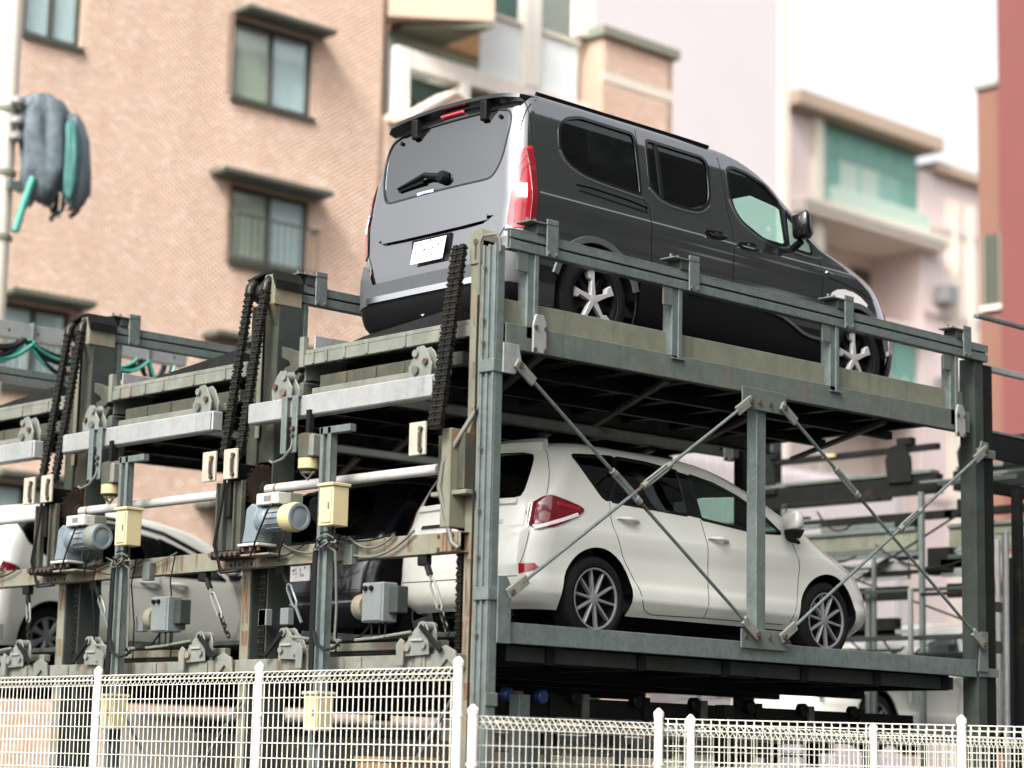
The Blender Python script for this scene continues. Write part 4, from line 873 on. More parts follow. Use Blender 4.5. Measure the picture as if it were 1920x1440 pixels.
def chassis(c,wb,R,zf=.24,xr=-.6,xf=3.1,w=.72,cab=(-.3,1.6,.5)):
    r=c.root
    MB().box(xr,xf,-(w-.26)*c.ny,(w-.26)*c.ny,zf-.04,zf+.03).build('underbody',M['black'],r)
    for xc in (0,wb):
        for sg in (-1,1):
            q=arc(xc,R,R+.075,8,172,20); V=[];F=[]
            for x,z in q: V+=[(x,sg*(w+.02)*c.ny,z),(x,sg*(w-.32)*c.ny,z)]
            F=[(2*i,2*i+1,2*i+3,2*i+2) for i in range(len(q)-1)]+[tuple(2*i+1 for i in range(len(q)))]
            MB().add(V,F).build('wheel_well',M['black'],r)
    MB().box(cab[0],cab[1],-(w-.08)*c.ny,(w-.08)*c.ny,zf+.03,cab[2]).build('cabin_floor',M['seat'],r)

# ---------------------------------------------------------------- the vehicles
RFV=[(.1,.5,.42),(1.0,.5,.42),(1.2,.30,.34),(1.8,.30,.34)]
def make_van():
    root=thing('people_carrier','dark grey people carrier parked on the top deck behind the guard rail','van',(1.205,1.18,4.495))
    S=Shell([(.16,-.78,3.62,.77),(.22,-.83,3.69,.81),(.35,-.855,3.74,.832),(.55,-.855,3.76,.838),(.62,-.84,3.75,.836),(.72,-.828,3.71,.832),(.84,-.822,3.64,.836),(.94,-.815,3.53,.846),(.98,-.812,3.46,.845),(1.02,-.808,3.37,.836),(1.08,-.80,3.16,.828),(1.14,-.795,2.88,.82),(1.20,-.785,2.74,.812),(1.45,-.745,2.40,.775),(1.60,-.71,2.19,.748),(1.68,-.68,2.02,.725),(1.74,-.64,1.82,.69),(1.78,-.57,1.48,.62),(1.80,-.42,1.0,.48)],(.13,.16),RFV)
    c=Car(root,S)
    c.hole(0,.335,.405); c.hole(2.975,.335,.405)
    q=[(-0.325,1.53),(-0.24,1.62),(-0.085,1.665),(0.472,1.66),(0.476,1.185),(0.069,1.205),(-0.132,1.225),(-0.275,1.282),(-0.338,1.37)]
    mw=[(0.59,1.645),(1.213,1.64),(1.268,1.6),(1.25,1.338),(1.217,1.26),(1.127,1.20),(1.019,1.178),(0.713,1.188),(0.60,1.25),(0.58,1.335)]
    fw=[(1.48,1.60),(1.56,1.635),(1.72,1.62),(1.95,1.55),(2.08,1.44),(2.10,1.095),(1.841,1.10),(1.611,1.19),(1.53,1.263),(1.485,1.389)]
    fq=[(2.14,1.40),(2.20,1.37),(2.42,1.16),(2.42,1.08),(2.14,1.09)]
    for nm,pl,mt in (('quarter_window',q,'tint'),('sliding_door_window',mw,'tint'),('front_door_window',fw,'clear'),('front_quarter_window',fq,'clear')):
        c.region(nm,'side',pl,M[mt],.010,.045)
    c.region('rail_slot','side',[(-.20,1.15),(.53,1.118),(.53,1.075),(-.20,1.098)],M['vanpaint'],.012,1)
    c.region('tail_lamp','side',[(-.665,1.325),(-.598,1.325),(-.610,.76),(-.68,.725),(-.783,.72),(-.777,.83),(-.761,1.02),(-.715,1.22)],M['redlamp'],-.012,1)
    rw=[(0,1.645),(.50,1.645),(.62,1.615),(.665,1.53),(.655,1.40),(.64,1.27),(.60,1.16),(.55,1.112),(.45,1.108),(0,1.105)]
    c.region('rear_window','rear',[rw[0]]+chaikin(rw[1:-1],1,False)+[rw[-1]],M['tintrear'],.006,0)
    c.region('handle_recess','rear',[(0,.835),(.55,.838),(.62,.832),(.52,.785),(.38,.772),(.2,.745),(0,.738)],M['vanpaint'],.02,0)
    c.region('bumper_skirt','rear',[(0,.365),(.60,.365),(.84,.33),(.84,.16),(0,.16)],M['black'],-.012,0)
    c.region('rear_bumper','rear',[(0,.50),(.60,.50),(.68,.64),(.80,.68),(.84,.68),(.84,.16),(0,.16)],M['trimgrey'],-.02,0)
    c.region('windscreen','front',[(0,1.60),(.52,1.585),(.70,1.18),(.55,1.155),(0,1.15)],M['clear'],.006,1)
    c.region('headlamp','side',[(2.62,.80),(2.76,.872),(2.98,.862),(3.16,.77),(2.95,.73),(2.70,.745)],M['clearlamp'],-.004,1)
    c.region('front_bumper','front',[(0,.52),(.60,.52),(.80,.42),(.80,.16),(0,.16)],M['black'],-.01,0)
    c.region('sill_cladding','side',[(.44,.545),(1.49,.57),(1.98,.56),(2.18,.49),(2.30,.42),(2.56,.40),(2.56,.16),(.42,.16)],M['black'],-.012,0)
    c.make(M['vanpaint'])
    chassis(c,2.975,.335,.26,-.72,3.5,.80,(-.6,2.3,.62))
    for sg in (-1,1):
        K=dict(sg=sg)
        c.strips('window_trim',M['blackgloss'],[(('side',p,.028,.003),dict(sg=sg,closed=True,rnd=.045)) for p in (q,mw,fw,fq)])
        c.strips('chrome_trim',M['chrome'],[(('side',p,.016,.008),dict(sg=sg,rnd=1)) for p in (
            [(-.345,1.36),(-.285,1.265),(-.13,1.205),(.07,1.185),(.49,1.165)],[(.57,1.26),(.70,1.168),(1.02,1.158),(1.14,1.182),(1.235,1.255)],[(1.47,1.36),(1.52,1.245),(1.605,1.168),(1.84,1.08),(2.12,1.072),(2.44,1.055),(2.54,1.08)])])
        c.strips('panel_gap',M['black'],[(('side',p,.008,.0012),dict(sg=sg)) for p in (
            [(.498,1.70),(.48,1.40),(.475,1.17),(.55,1.10),(.575,.66),(.55,.5)],[(1.40,1.72),(1.42,1.5),(1.44,1.236),(1.47,1.115),(1.476,.639),(1.49,.26)],[(2.50,1.04),(2.54,.90),(2.53,.60),(2.50,.45)],
            [(-.19,1.088),(.50,1.066)],[(2.60,.93),(2.90,.90),(3.2,.84)],[(-.60,1.70),(-.603,1.33)],[(3.02,.90),(3.10,.84)])])
        c.strips('window_divider',M['black'],[(('side',[(.70,1.63),(.705,1.2)],.035,.004),dict(sg=sg,base=-.012))])
        c.strips('slide_rail_groove',M['black'],[(('side',[(-.17,1.093),(.53,1.064)],.016,.003),K)])
        c.strips('arch_trim',M['trimgrey'],[(('side',[(x,z) for x,z in arc(xc,.335,.425,16,164,26) if z>.17],.055,.014),K) for xc in (0,2.975)])
        c.strips('sill_moulding',M['trimgrey'],[(('side',[(.95,.545),(1.49,.558),(1.98,.545),(2.18,.476),(2.30,.425),(2.54,.415)],.03,.022),dict(sg=sg,rnd=1))])
        for hx,hz in ((1.27,1.035),(1.64,1.005)):
            a=c.on('side',hx-.11,hz+.012,sg,.012); b=c.on('side',hx+.11,hz-.008,sg,.012); m=c.on('side',hx,hz,sg,.045)
            h=MB().tube([a,a.lerp(m,.6),m,b.lerp(m,.6),b],[.010,.016,.019,.016,.010],8).build('door_handle',M['black'],root,smooth=50)
            MB().tube([c.on('side',hx-.06,hz-.012,sg,.052),c.on('side',hx+.08,hz-.022,sg,.05)],.004,6).build('handle_trim',M['chrome'],h,smooth=50)
        mp=c.on('side',2.16,1.14,sg,.13); mr=link(bpy.data.objects.new('door_mirror',None),root); mr.location=mp
        g=lambda x,y,z:(x,sg*y,z)
        MB().add([g(*p) for p in [(-.06,-.07,-.02),(-.06,.09,0),(.10,-.08,0),(.08,.05,.0),(-.07,-.08,.18),(-.07,.10,.21),(.07,-.07,.19),(.05,.06,.19),]],[(0,2,3,1),(4,5,7,6),(0,1,5,4),(2,6,7,3),(0,4,6,2),(1,3,7,5)]).build('mirror_housing',M['blackgloss'],mr,.025,50)
        MB().tube([g(0,-.02,-.03),g(.02,-.12,-.07)],.03,8).build('mirror_arm',M['black'],mr,smooth=50)
        c.strips('roof_rail',M['black'],[(('side',[(-.45,1.768),(0,1.772),(.9,1.770),(1.35,1.752)],.022,.02),dict(sg=sg))])
        for xx in (0,2.975): wheel(root,xx,sg*.828,.335,.335,.225,sg,'five')
        # tail lamp details: reversing light and ribs
        lp=[o for o in root.children if o.name.split('.')[0]=='tail_lamp'][0 if sg<0 else 1]
        c.strips('reversing_light',M['clearlamp'],[(('side',[(-.745,.985),(-.695,.985)],.12,.018),dict(sg=sg,base=.008))],lp)
        c.strips('lamp_rib',M['darkred'],[(('side',p,.012,.018),dict(sg=sg,base=.008)) for p in ([(-.748,1.06),(-.725,1.15),(-.67,1.25)],[(-.72,1.06),(-.70,1.14),(-.65,1.20)],[(-.757,.76),(-.752,.91)],[(-.725,.76),(-.722,.91)])],lp)
        c.strips('side_lens',M['darkred'],[(('side',[(-.64,1.30),(-.632,1.05),(-.64,.78)],.062,.0145),dict(sg=sg,base=.006))],lp)
    c.strips('panel_gap',M['black'],[(('rear',p,.010,.0012),{}) for p in ([(.725,1.70),(.735,1.35)],[(-.725,1.70),(-.735,1.35)],[(.72,.73),(.60,.54)],[(-.72,.73),(-.60,.54)])])
    full=rw[:-1]+[(-a,b) for a,b in rw[::-1]][1:]
    c.strips('rear_window_seal',M['blackgloss'],[(('rear',[(a,b) for a,b in chaikin(rw[1:-1],1,False)]+[(-a,b) for a,b in chaikin(rw[1:-1],1,False)[::-1]],.018,.002),dict(closed=True))])
    # rear spoiler, hinges, high brake light, wiper, plate, handle bar, bumper inserts
    sp=[]
    for t in np.linspace(-1,1,15):
        y=.70*t; p=c.on('rear',y,1.745-.045*t*t); sp.append((p.x,y,p.z))
    V=[];F=[]
    for x,y,z in sp: V+=[(x+.10,y,z+.030),(x-.085,y,z+.020),(x-.090,y,z-.008),(x+.03,y,z-.045)]
    for i in range(14): F+=[(i*4+e,i*4+(e+1)%4,(i+1)*4+(e+1)%4,(i+1)*4+e) for e in range(4)]
    F+=[(0,1,2,3),(59,58,57,56)]
    MB().add(V,F).build('rear_spoiler',M['blackgloss'],root,smooth=40)
    a=c.on('rear',.08,1.685,off=.012); b=c.on('rear',-.16,1.685,off=.012)
    MB().beam(a,b,.03,.03).build('high_brake_light',M['redlamp'],root,.008)
    for y in (.33,-.40):
        p=c.on('rear',y,1.655); MB().hexa([(p.x-.055,y-.03,p.z-.09),(p.x+.02,y-.035,p.z-.08),(p.x-.055,y+.03,p.z-.09),(p.x+.02,y+.035,p.z-.08),(p.x-.06,y-.035,p.z+.06),(p.x+.05,y-.04,p.z+.07),(p.x-.06,y+.035,p.z+.06),(p.x+.05,y+.04,p.z+.07)]).build('window_hinge',M['black'],root,.012)
    for y in (.50,-.55):
        MB().lathe(c.on('rear',y,1.575,off=-.002),(-1,0,0),[(0,.016),(.012,.014),(.014,.001)],12).build('window_stop',M['black'],root)
    wp=link(bpy.data.objects.new('rear_wiper',None),root); p0=c.on('rear',-.08,1.19,off=.03); p1=c.on('rear',.10,1.235,off=.035); p2=c.on('rear',.42,1.195,off=.02)
    wp.location=p0; L=lambda q:Vector(q)-p0
    MB().lathe(L(p0+Vector((.03,0,0))),(-1,0,0),[(0,.05),(.03,.048),(.05,.035),(.055,.001)],16).build('wiper_pivot',M['black'],wp,smooth=40)
    MB().tube([L(p0),L(p1),L(p2)],[.026,.022,.008],8).build('wiper_arm',M['black'],wp,smooth=50)
    MB().beam(L(p1+Vector((.012,.03,-.03))),L(p2+Vector((.012,0,-.005))),.012,.04).build('wiper_blade',M['rubber'],wp)
    MB().beam(c.on('rear',.20,1.118,off=.001),c.on('rear',.02,1.118,off=.001),.004,.022).build('window_sticker',plain('pale_blue_sticker',(.35,.45,.75),.4,var=0),root)
    x=c.on('rear',0,.66).x
    pl=MB().hexa([(x-.055,-.19,.575),(x-.045,-.19,.575),(x-.055,.15,.575),(x-.045,.15,.575),(x-.02,-.19,.745),(x-.01,-.19,.745),(x-.02,.15,.745),(x-.01,.15,.745)]).build('number_plate',M['platewhite'],root,.003)
    number(pl,Vector((x-.0565,.0,.575)),Vector((x-.0215,.0,.745)),.15,-.19)
    MB().box(x-.004,x+.02,-.22,.19,.565,.765).build('plate_recess',M['black'],root)
    hb=[];
    c.strips('gate_handle_bar',M['vanpaint'],[(('rear',[(.56,.825),(.3,.815),(0,.812),(-.3,.815),(-.56,.825)],.05,.012),{})])
    c.strips('bumper_insert',M['chrome'],[(('rear',[(.66,.385),(.3,.378),(0,.377),(-.3,.378),(-.66,.385)],.05,.032),dict(base=.01))])
    MB().lathe((-.80,.05,.22),(-1,0,0),[(0,.02),(.04,.02)],10).build('tow_eye_cover',M['chrome'],root)
    for xx,yy in ((1.55,-.38),(1.55,.38),(.55,-.40),(.55,.40),(-.2,-.4),(-.2,.4)): seat(root,xx,yy,.62,.60)
    MB().hexa([(1.95,-.7,.8),(2.5,-.68,.8),(1.95,.7,.8),(2.5,.68,.8),(2.0,-.68,1.06),(2.6,-.66,1.09),(2.0,.68,1.06),(2.6,.66,1.09)]).build('dashboard',M['black'],root,.02)
    MB().tube([c.on('side',2.58,.97,-1,.002),c.on('side',2.66,.955,-1,.002)],.010,6).build('badge',M['chrome'],root)
    return root
def number(pl,b,t,y1,y0):
    """the plate's worn, unreadable printing: short strokes lying on the plate between its bottom line b and top line t"""
    mb=MB(); W=y1-y0; rs=random.Random(3)
    def pt(u,v):
        q=b.lerp(t,v); return Vector((q.x-.0015,y1-u*W,q.z))
    for u0,v0,w,h,n in ((.38,.72,.26,.16,5),(.10,.22,.08,.2,3),(.30,.15,.22,.4,7),(.62,.2,.24,.4,8)):
        for k in range(n):
            u=u0+w*rs.random(); v=v0+h*rs.random(); a=rs.random()*3.1; mb.beam(pt(u,v),pt(u+.035*math.cos(a),v+.12*math.sin(a)),.002,.006+.008*rs.random(),(1,0,0))
    mb.build('plate_print',M['ink'],pl)

def hatch_car(name,label,cat,loc,S,wb,R,paintm,tinted,ny,feat):
    root=thing(name,label,cat,loc); c=Car(root,S,ny)
    c.hole(0,R,R+.055); c.hole(wb,R,R+.055)
    for nm,pl,mt in feat['win']: c.region(nm,'side',pl,M[mt],.006,feat.get('wr',.03))
    for pl in feat.get('black',()): c.region('pillar_cover','side',pl,M['blackgloss'],.0,0)
    if 'lamp' in feat: c.region('tail_lamp','side',feat['lamp'],M['darkred'],-.012,1)
    if 'fog' in feat: c.region('rear_fog_lamp','side',feat['fog'],M['redlamp'],-.004,0)
    c.region('rear_window','rear',feat['rw'],M['tint'],.006,1)
    if 'ws' in feat: c.region('windscreen','front',feat['ws'],M['clear'],.006,1)
    if 'hl' in feat: c.region('headlamp','side',feat['hl'],M['clearlamp'],-.004,1)
    c.make(paintm)
    chassis(c,wb,R,.2,-.5,wb+.5,S.w(.5)-.05,(-.3,1.7,.45))
    for sg in (-1,1):
        c.strips('window_trim',M['blackgloss'],[(('side',pl,.026,.003),dict(sg=sg,closed=True,rnd=feat.get('wr',.03))) for _,pl,_ in feat['win']])
        c.strips('panel_gap',M['trimgrey'] if paintm is M['whitepaint'] else M['black'],[(('side',p,.006,.002),dict(sg=sg,rnd=.05)) for p in feat['gaps']])
        if 'pillars' in feat:
            c.strips('pillar_cover',M['blackgloss'],[(('side',p,w,.004),dict(sg=sg)) for p,w in feat['pillars']])
        for hx,hz in feat['handles']:
            a=c.on('side',hx-.11,hz+.006,sg,.008); b=c.on('side',hx+.11,hz-.004,sg,.008); m=c.on('side',hx,hz,sg,.04)
            MB().tube([a,a.lerp(m,.6),m,b.lerp(m,.6),b],[.010,.016,.019,.016,.010],8).build('door_handle',feat.get('hm',paintm),root,smooth=50)
        mx,mz=feat['mirror']; mp=c.on('side',mx,mz,sg,.11); mr=link(bpy.data.objects.new('door_mirror',None),root); mr.location=mp; g=lambda x,y,z:(x,sg*y,z)
        MB().add([g(*p) for p in [(-.06,-.07,-.01),(-.06,.09,0),(.10,-.08,.02),(.08,.05,.02),(-.07,-.08,.14),(-.07,.10,.15),(.07,-.07,.13),(.05,.06,.13)]],[(0,2,3,1),(4,5,7,6),(0,1,5,4),(2,6,7,3),(0,4,6,2),(1,3,7,5)]).build('mirror_housing',paintm,mr,.025,50)
        MB().hexa([g(-.04,-.04,-.07),g(.05,-.05,-.06),g(-.04,.04,-.07),g(.05,.03,-.06),g(-.05,-.07,0),g(.08,-.07,.01),g(-.05,.08,0),g(.08,.05,.01)]).build('mirror_base',M['black'],mr,.01)
        for xx in (0,wb): wheel(root,xx,sg*(S.w(R)-.012)*ny,R,R,feat.get('rim',R*.68),sg,feat.get('style','eight'),.19)
    for xx,yy in feat.get('seats',((1.15,-.34),(1.15,.34),(.25,-.34),(.25,.34))): seat(root,xx,yy,.38,.55)
    if 'rgaps' in feat: c.strips('panel_gap',M['trimgrey'] if paintm is M['whitepaint'] else M['black'],[(('rear',p,.008,.001),{}) for p in feat['rgaps']])
    MB().hexa([(wb-1.05,-.6*ny,.7),(wb-.4,-.58*ny,.7),(wb-1.05,.6*ny,.7),(wb-.4,.58*ny,.7),(wb-1.0,-.58*ny,.88),(wb-.35,-.56*ny,.9),(wb-1.0,.58*ny,.88),(wb-.35,.56*ny,.9)]).build('dashboard',M['black'],root,.02)
    return root,c
RFM=[(.1,.55,.46),(.8,.55,.46),(1.0,.35,.36),(1.45,.35,.36)]
MPVROWS=[(.20,-.60,3.22,.66),(.26,-.67,3.31,.70),(.33,-.705,3.36,.731),(.38,-.715,3.375,.733),(.46,-.72,3.37,.720),(.58,-.71,3.31,.722),(.70,-.685,3.17,.737),(.755,-.668,3.05,.741),(.80,-.65,2.95,.734),(.88,-.62,2.74,.724),(.94,-.60,2.58,.715),(1.0,-.57,2.44,.702),(1.12,-.51,2.18,.67),(1.24,-.43,1.90,.635),(1.32,-.36,1.68,.60),(1.38,-.27,1.44,.55),(1.42,-.12,1.12,.46),(1.435,.08,.7,.32)]
def make_mpv():
    S=Shell(MPVROWS,(.24,.28),RFM)
    F=dict(win=[('quarter_window',[(-.17,1.30),(.0,1.315),(.27,1.335),(.235,1.18),(.12,.995),(.06,1.015)],'tint'),
                ('rear_door_window',[(.29,1.335),(.60,1.33),(.93,1.30),(.95,.968),(.14,.996),(.245,1.18)],'tint'),
                ('front_door_window',[(1.045,1.285),(1.30,1.245),(1.55,1.17),(1.80,1.06),(2.0,.925),(1.69,.91),(1.085,.955)],'clear'),
                ('front_quarter_window',[(2.04,.95),(2.22,.87),(2.06,.885)],'tint')],
           black=[[(.945,1.297),(1.04,1.285),(1.083,.957),(.954,.967)],[(.272,1.333),(.288,1.334),(.245,1.18),(.14,.996),(.12,.996),(.236,1.18)]],
           lamp=[(-.60,.72),(-.57,.90),(-.45,.99),(-.37,.968),(-.15,.92),(-.165,.88),(-.40,.775)],
           fog=[(-.655,.50),(-.58,.505),(-.545,.47),(-.655,.43)],
           rw=[(0,1.34),(.40,1.32),(.47,1.24),(.52,1.04),(.50,.96),(0,.955)],ws=[(0,1.24),(.42,1.22),(.58,.95),(0,.93)],hl=[(2.75,.70),(2.55,.80),(2.50,.84),(2.66,.76),(2.95,.66)],
           gaps=[[(.122,.985),(.117,.847),(.253,.599),(.406,.411),(.483,.263),(.575,.225),(1.15,.235)],[(1.076,.947),(1.129,.779),(1.16,.536),(1.152,.235)],[(2.10,.90),(2.20,.70),(2.19,.45),(2.12,.26)],[(-.27,1.36),(-.33,1.27),(-.40,1.10),(-.45,.99)],[(-.60,.72),(-.635,.55),(-.65,.50)],[(1.15,.235),(2.05,.24)]],
           handles=[(.29,.875),(1.25,.815)],mirror=(2.02,.93),hm=M['whitepaint'],rim=.215,rgaps=[[(.60,.415),(.3,.41),(-.3,.41),(-.60,.415)]])
    r,c=hatch_car('white_hatchback','pearl white hatchback on the lower deck below the dark people carrier','car',(1.36,1.155,2.44),S,2.56,.30,M['whitepaint'],0,1.0,F)
    lamps=[o for o in r.children if o.name.split('.')[0]=='tail_lamp']
    for o,sg in zip(lamps,(-1,1)):
        c.strips('indicator_lens',M['clearlamp'],[(('side',[(-.575,.745),(-.42,.80),(-.22,.865)],.028,.015),dict(sg=sg,base=.008))],o)
        c.strips('lamp_core',M['redlamp'],[(('side',[(-.40,.925),(-.2,.905)],.028,.016),dict(sg=sg,base=.008))],o)
    c.strips('roof_spoiler',M['whitepaint'],[(('rear',[(.44,1.36),(.2,1.375),(-.2,1.375),(-.44,1.36)],.09,.05),{})])
    c.strips('gate_garnish',M['chrome'],[(('rear',[(.42,.80),(.2,.80),(-.2,.80),(-.42,.80)],.035,.012),{})])
    c.strips('gate_lip',M['whitepaint'],[(('rear',[(.50,.94),(.2,.945),(-.2,.945),(-.50,.94)],.05,.02),{})])
    MB().lathe(c.on('rear',.0,.87,off=.0),(-1,0,.1),[(0,.055),(.014,.052),(.016,.04),(.010,.036),(.010,.001)],20).build('badge',M['chrome'],r,smooth=40)
    x=c.on('rear',0,.62).x; MB().box(x-.018,x-.002,-.17,.17,.60,.76).build('number_plate',M['platewhite'],r,.003)
    return r
def make_black():
    S=Shell([(a,b,d,e) for a,b,d,e in MPVROWS],(.20,.26),RFM)
    F=dict(win=[('quarter_window',[(-.17,1.30),(.27,1.335),(.12,.995),(.06,1.015)],'tint'),('rear_door_window',[(.29,1.335),(.93,1.30),(.95,.968),(.14,.996)],'tint'),('front_door_window',[(1.045,1.285),(1.55,1.17),(2.0,.925),(1.085,.955)],'tint')],
           rw=[(0,1.35),(.42,1.33),(.50,1.22),(.55,1.00),(.52,.92),(0,.915)],
           gaps=[[(.122,.985),(.253,.599),(.483,.263),(1.15,.235)],[(1.076,.947),(1.16,.536),(1.152,.235)]],handles=[(.29,.875),(1.25,.815)],mirror=(2.02,.93),style='seven',rgaps=[[(.60,.49),(.3,.485),(-.3,.485),(-.60,.49)]])
    r,c=hatch_car('black_wagon','black wagon on the lower deck in the bay beside the white hatchback','car',(2.05,3.80,2.42),S,2.56,.31,M['blackpaint'],1,1.2,F)
    c.strips('gate_garnish',M['chrome'],[(('rear',[(.45,.885),(.2,.89),(-.2,.89),(-.45,.885)],.035,.014),{})])
    c.strips('bumper_trim',M['chrome'],[(('rear',[(.58,.40),(.3,.395),(-.3,.395),(-.58,.40)],.02,.01),{})])
    x=c.on('rear',0,.66).x; pl=MB().box(x-.02,x-.004,-.17,.17,.58,.745).build('number_plate',M['platewhite'],r,.003)
    number(pl,Vector((x-.0205,0,.58)),Vector((x-.0205,0,.745)),.17,-.17)
    return r
HATROWS=[(.20,-.55,3.2,.72),(.30,-.64,3.32,.76),(.45,-.69,3.36,.785),(.70,-.67,3.25,.79),(.88,-.63,3.0,.785),(.96,-.61,2.72,.775),(1.02,-.59,2.55,.76),(1.22,-.53,2.25,.72),(1.41,-.45,1.90,.67),(1.48,-.40,1.62,.64),(1.54,-.30,1.25,.59),(1.575,-.15,.9,.50),(1.59,.05,.6,.36)]
def make_hatch():
    S=Shell(HATROWS,(.22,.26),RFM)
    F=dict(win=[('quarter_window',[(-.36,1.38),(-.30,1.42),(.10,1.45),(.14,.99),(.0,1.02),(-.26,1.18)],'tint'),('sliding_door_window',[(.18,1.45),(.75,1.43),(1.02,1.36),(1.10,.97),(.20,.985)],'tint'),('front_door_window',[(1.22,1.33),(1.50,1.24),(1.85,1.08),(2.02,.965),(1.26,.965)],'clear')],
           black=[[(1.03,1.36),(1.21,1.33),(1.25,.967),(1.105,.97)]],lamp=[(-.66,.80),(-.63,.98),(-.56,1.0),(-.36,.92),(-.40,.86)],rw=[(0,1.44),(.42,1.42),(.56,1.2),(.58,1.0),(.5,.95),(0,.95)],
           gaps=[[(1.21,.96),(1.25,.7),(1.26,.25)],[(.05,1.0),(-.02,.92),(-.05,.85)],[(2.12,.93),(2.22,.6),(2.1,.26)],[(-.62,.79),(-.66,.45)],[(-.05,.86),(1.2,.82)]],handles=[(1.08,.88),(1.42,.88)],mirror=(2.05,.99),style='seven',rim=.19,hm=M['whitepaint'])
    r,c=hatch_car('white_minivan','white compact minivan on the lower deck in the leftmost bay','car',(1.62,8.66,2.38),S,2.65,.29,M['whitepaint'],0,1.0,F)
    c.strips('roof_side_trim',M['blackgloss'],[(('side',[(.2,1.50),(.8,1.475),(1.3,1.385),(1.75,1.21),(2.1,1.01)],.05,.006),dict(sg=-1))])
    return r
make_van(); make_mpv(); make_black(); make_hatch()

# ---------------------------------------------------------------- mesh fences
def fence(posts,ztop,labels,plabels,zmin=.0):
    for k,(x,y) in enumerate(posts):
        if plabels[k]:
            o=thing('fence_post',plabels[k],'fence post',(x,y,0),'white fence posts'); MB().lathe((0,0,0),(0,0,1),[(0,.03),(ztop-.01,.03)],16).build('tube',M['postwhite'],o,smooth=40)
            MB().lathe((0,0,ztop-.01),(0,0,1),[(0,.034),(.03,.034),(.055,.012),(.06,.001)],16).build('cap',M['postwhite'],o,smooth=40); MB().lathe((0,0,ztop-.32),(0,0,1),[(0,.037),(.018,.037)],16).build('clamp',M['whitefence'],o,smooth=40)
    wires={}
    for k in range(len(posts)-1):
        a=Vector((*posts[k],0)); b=Vector((*posts[k+1],0)); L=(b-a).length-.08; o=thing('mesh_fence',labels[k],'fence',a,'white wire mesh fence panels'); o.rotation_euler=(0,0,math.atan2(b.y-a.y,b.x-a.x)); zt=ztop-.02
        if 'v' not in wires:
            m=MB(); m.tube([(0,0,.9),(0,0,zt-.075),(0,-.03,zt-.035),(0,0,zt),(0,.03,zt-.035),(0,0,zt-.075)],.003,5); wires['v']=m.build('vertical_wire',M['whitefence'],o,smooth=60); wires['v'].location.x=.06
        n=int((L-.04)/.0555); first=True
        for i in range(n+1):
            x=.06+i*(L-.04)/n
            if wires['v'].parent is o and i==0: continue
            c=wires['v'].copy(); link(c,o); c.location.x=x
        for z,yy in [(zt,0),(zt-.035,-.03),(zt-.035,.03),(zt-.075,0)]+[(zt-.175-.10*q,0) for q in range(9)]:
            MB().tube([(.04,yy+.004,z),(L+.04,yy+.004,z)],.0033,5).build('horizontal_wire',M['whitefence'],o,smooth=60)
fence([(-.5,-.197),(-.5,1.812),(-.5,3.778),(-.5,5.75),(-.5,7.7)],2.19,['tall mesh fence panel ending at the corner column','second tall mesh fence panel from the corner column','third tall mesh fence panel from the corner column','tall mesh fence panel cut by the left edge'],
      ['tall white fence post beside the corner column','tall white fence post below the orange banded motor','tall white fence post near the left edge','tall white fence post left of the frame',None])
fence([(-.556,-.4),(1.41,-.4),(3.39,-.4),(5.35,-.4)],1.895,['low mesh fence panel starting at the corner column','low mesh fence panel standing behind the nearest panel','low mesh fence panel behind the rightmost post'],['low white fence post right of the corner column','low white fence post behind the near mesh, left one','low white fence post behind the near mesh, right one',None])
fence([(1.07,-.425),(2.50,-1.79),(3.95,-3.16)],1.925,['nearest low mesh fence panel at the lower right','mesh fence panel cut by the right edge'],['front white fence post left of the low panels','thick front fence post at the lower right',None])
# ---------------------------------------------------------------- cable tray and its cables
ct=thing('cable_tray','pale slotted cable tray with green and black cables at the left','cable tray',(0,7.6,5.5))
MB().box(.2,2.82,-.01,.0,-.10,.05).build('tray_rail',M['galv_light'],ct,.003); MB().box(.2,2.82,.0,.10,-.10,-.09).build('tray_floor',M['galv_light'],ct)
b=MB()
for i in range(8): b.lathe((.5+i*.31,-.011,-.03),(0,-1,0),[(0,.012),(.002,.012),(.002,.001)],10)
b.build('slot',M['black'],ct)
for i,x in enumerate((1.05,1.7,2.35)): MB().box(x,x+.03,-.03,.1,-.115,.07).build('tray_clip',M['galv'],ct,.003)
rs=random.Random(5)
for i in range(22):
    x0,x1=((.3,1.0),(1.0,1.75),(1.75,2.3),(2.3,2.6))[i%4]; d=.10+.16*rs.random()+(.08 if i%4==3 else 0); x0+=.12*rs.random()-.06; x1+=.2*rs.random()-.1; z=-.10-.02*rs.random(); y=-.03-.03*rs.random()
    MB().tube(sag((x0,y,z),(x1,y,z-(.0 if i%4!=3 else .02)),d,12),.016+.010*rs.random(),6).build('cable',M['cablegreen'] if i%3==0 else M['cable'],ct,smooth=50)
ho=thing('hose_pair','two dark hoses with yellow collars hanging below the cable tray','hose',(1.55,7.45,4.7))
for i in (0,1):
    x=i*.06; MB().tube([(x+.06,0,.45),(x+.02,0,.25),(x,0,.12)],.014,6).build('hose',M['cable'],ho,smooth=50); MB().lathe((x,0,.05),(0,0,1),[(0,.022),(.08,.022)],10).build('collar',M['cream'],ho); MB().tube([(x,0,.05),(x-.03,0,-.12)],.016,6).build('hose_end',M['cable'],ho,smooth=50)
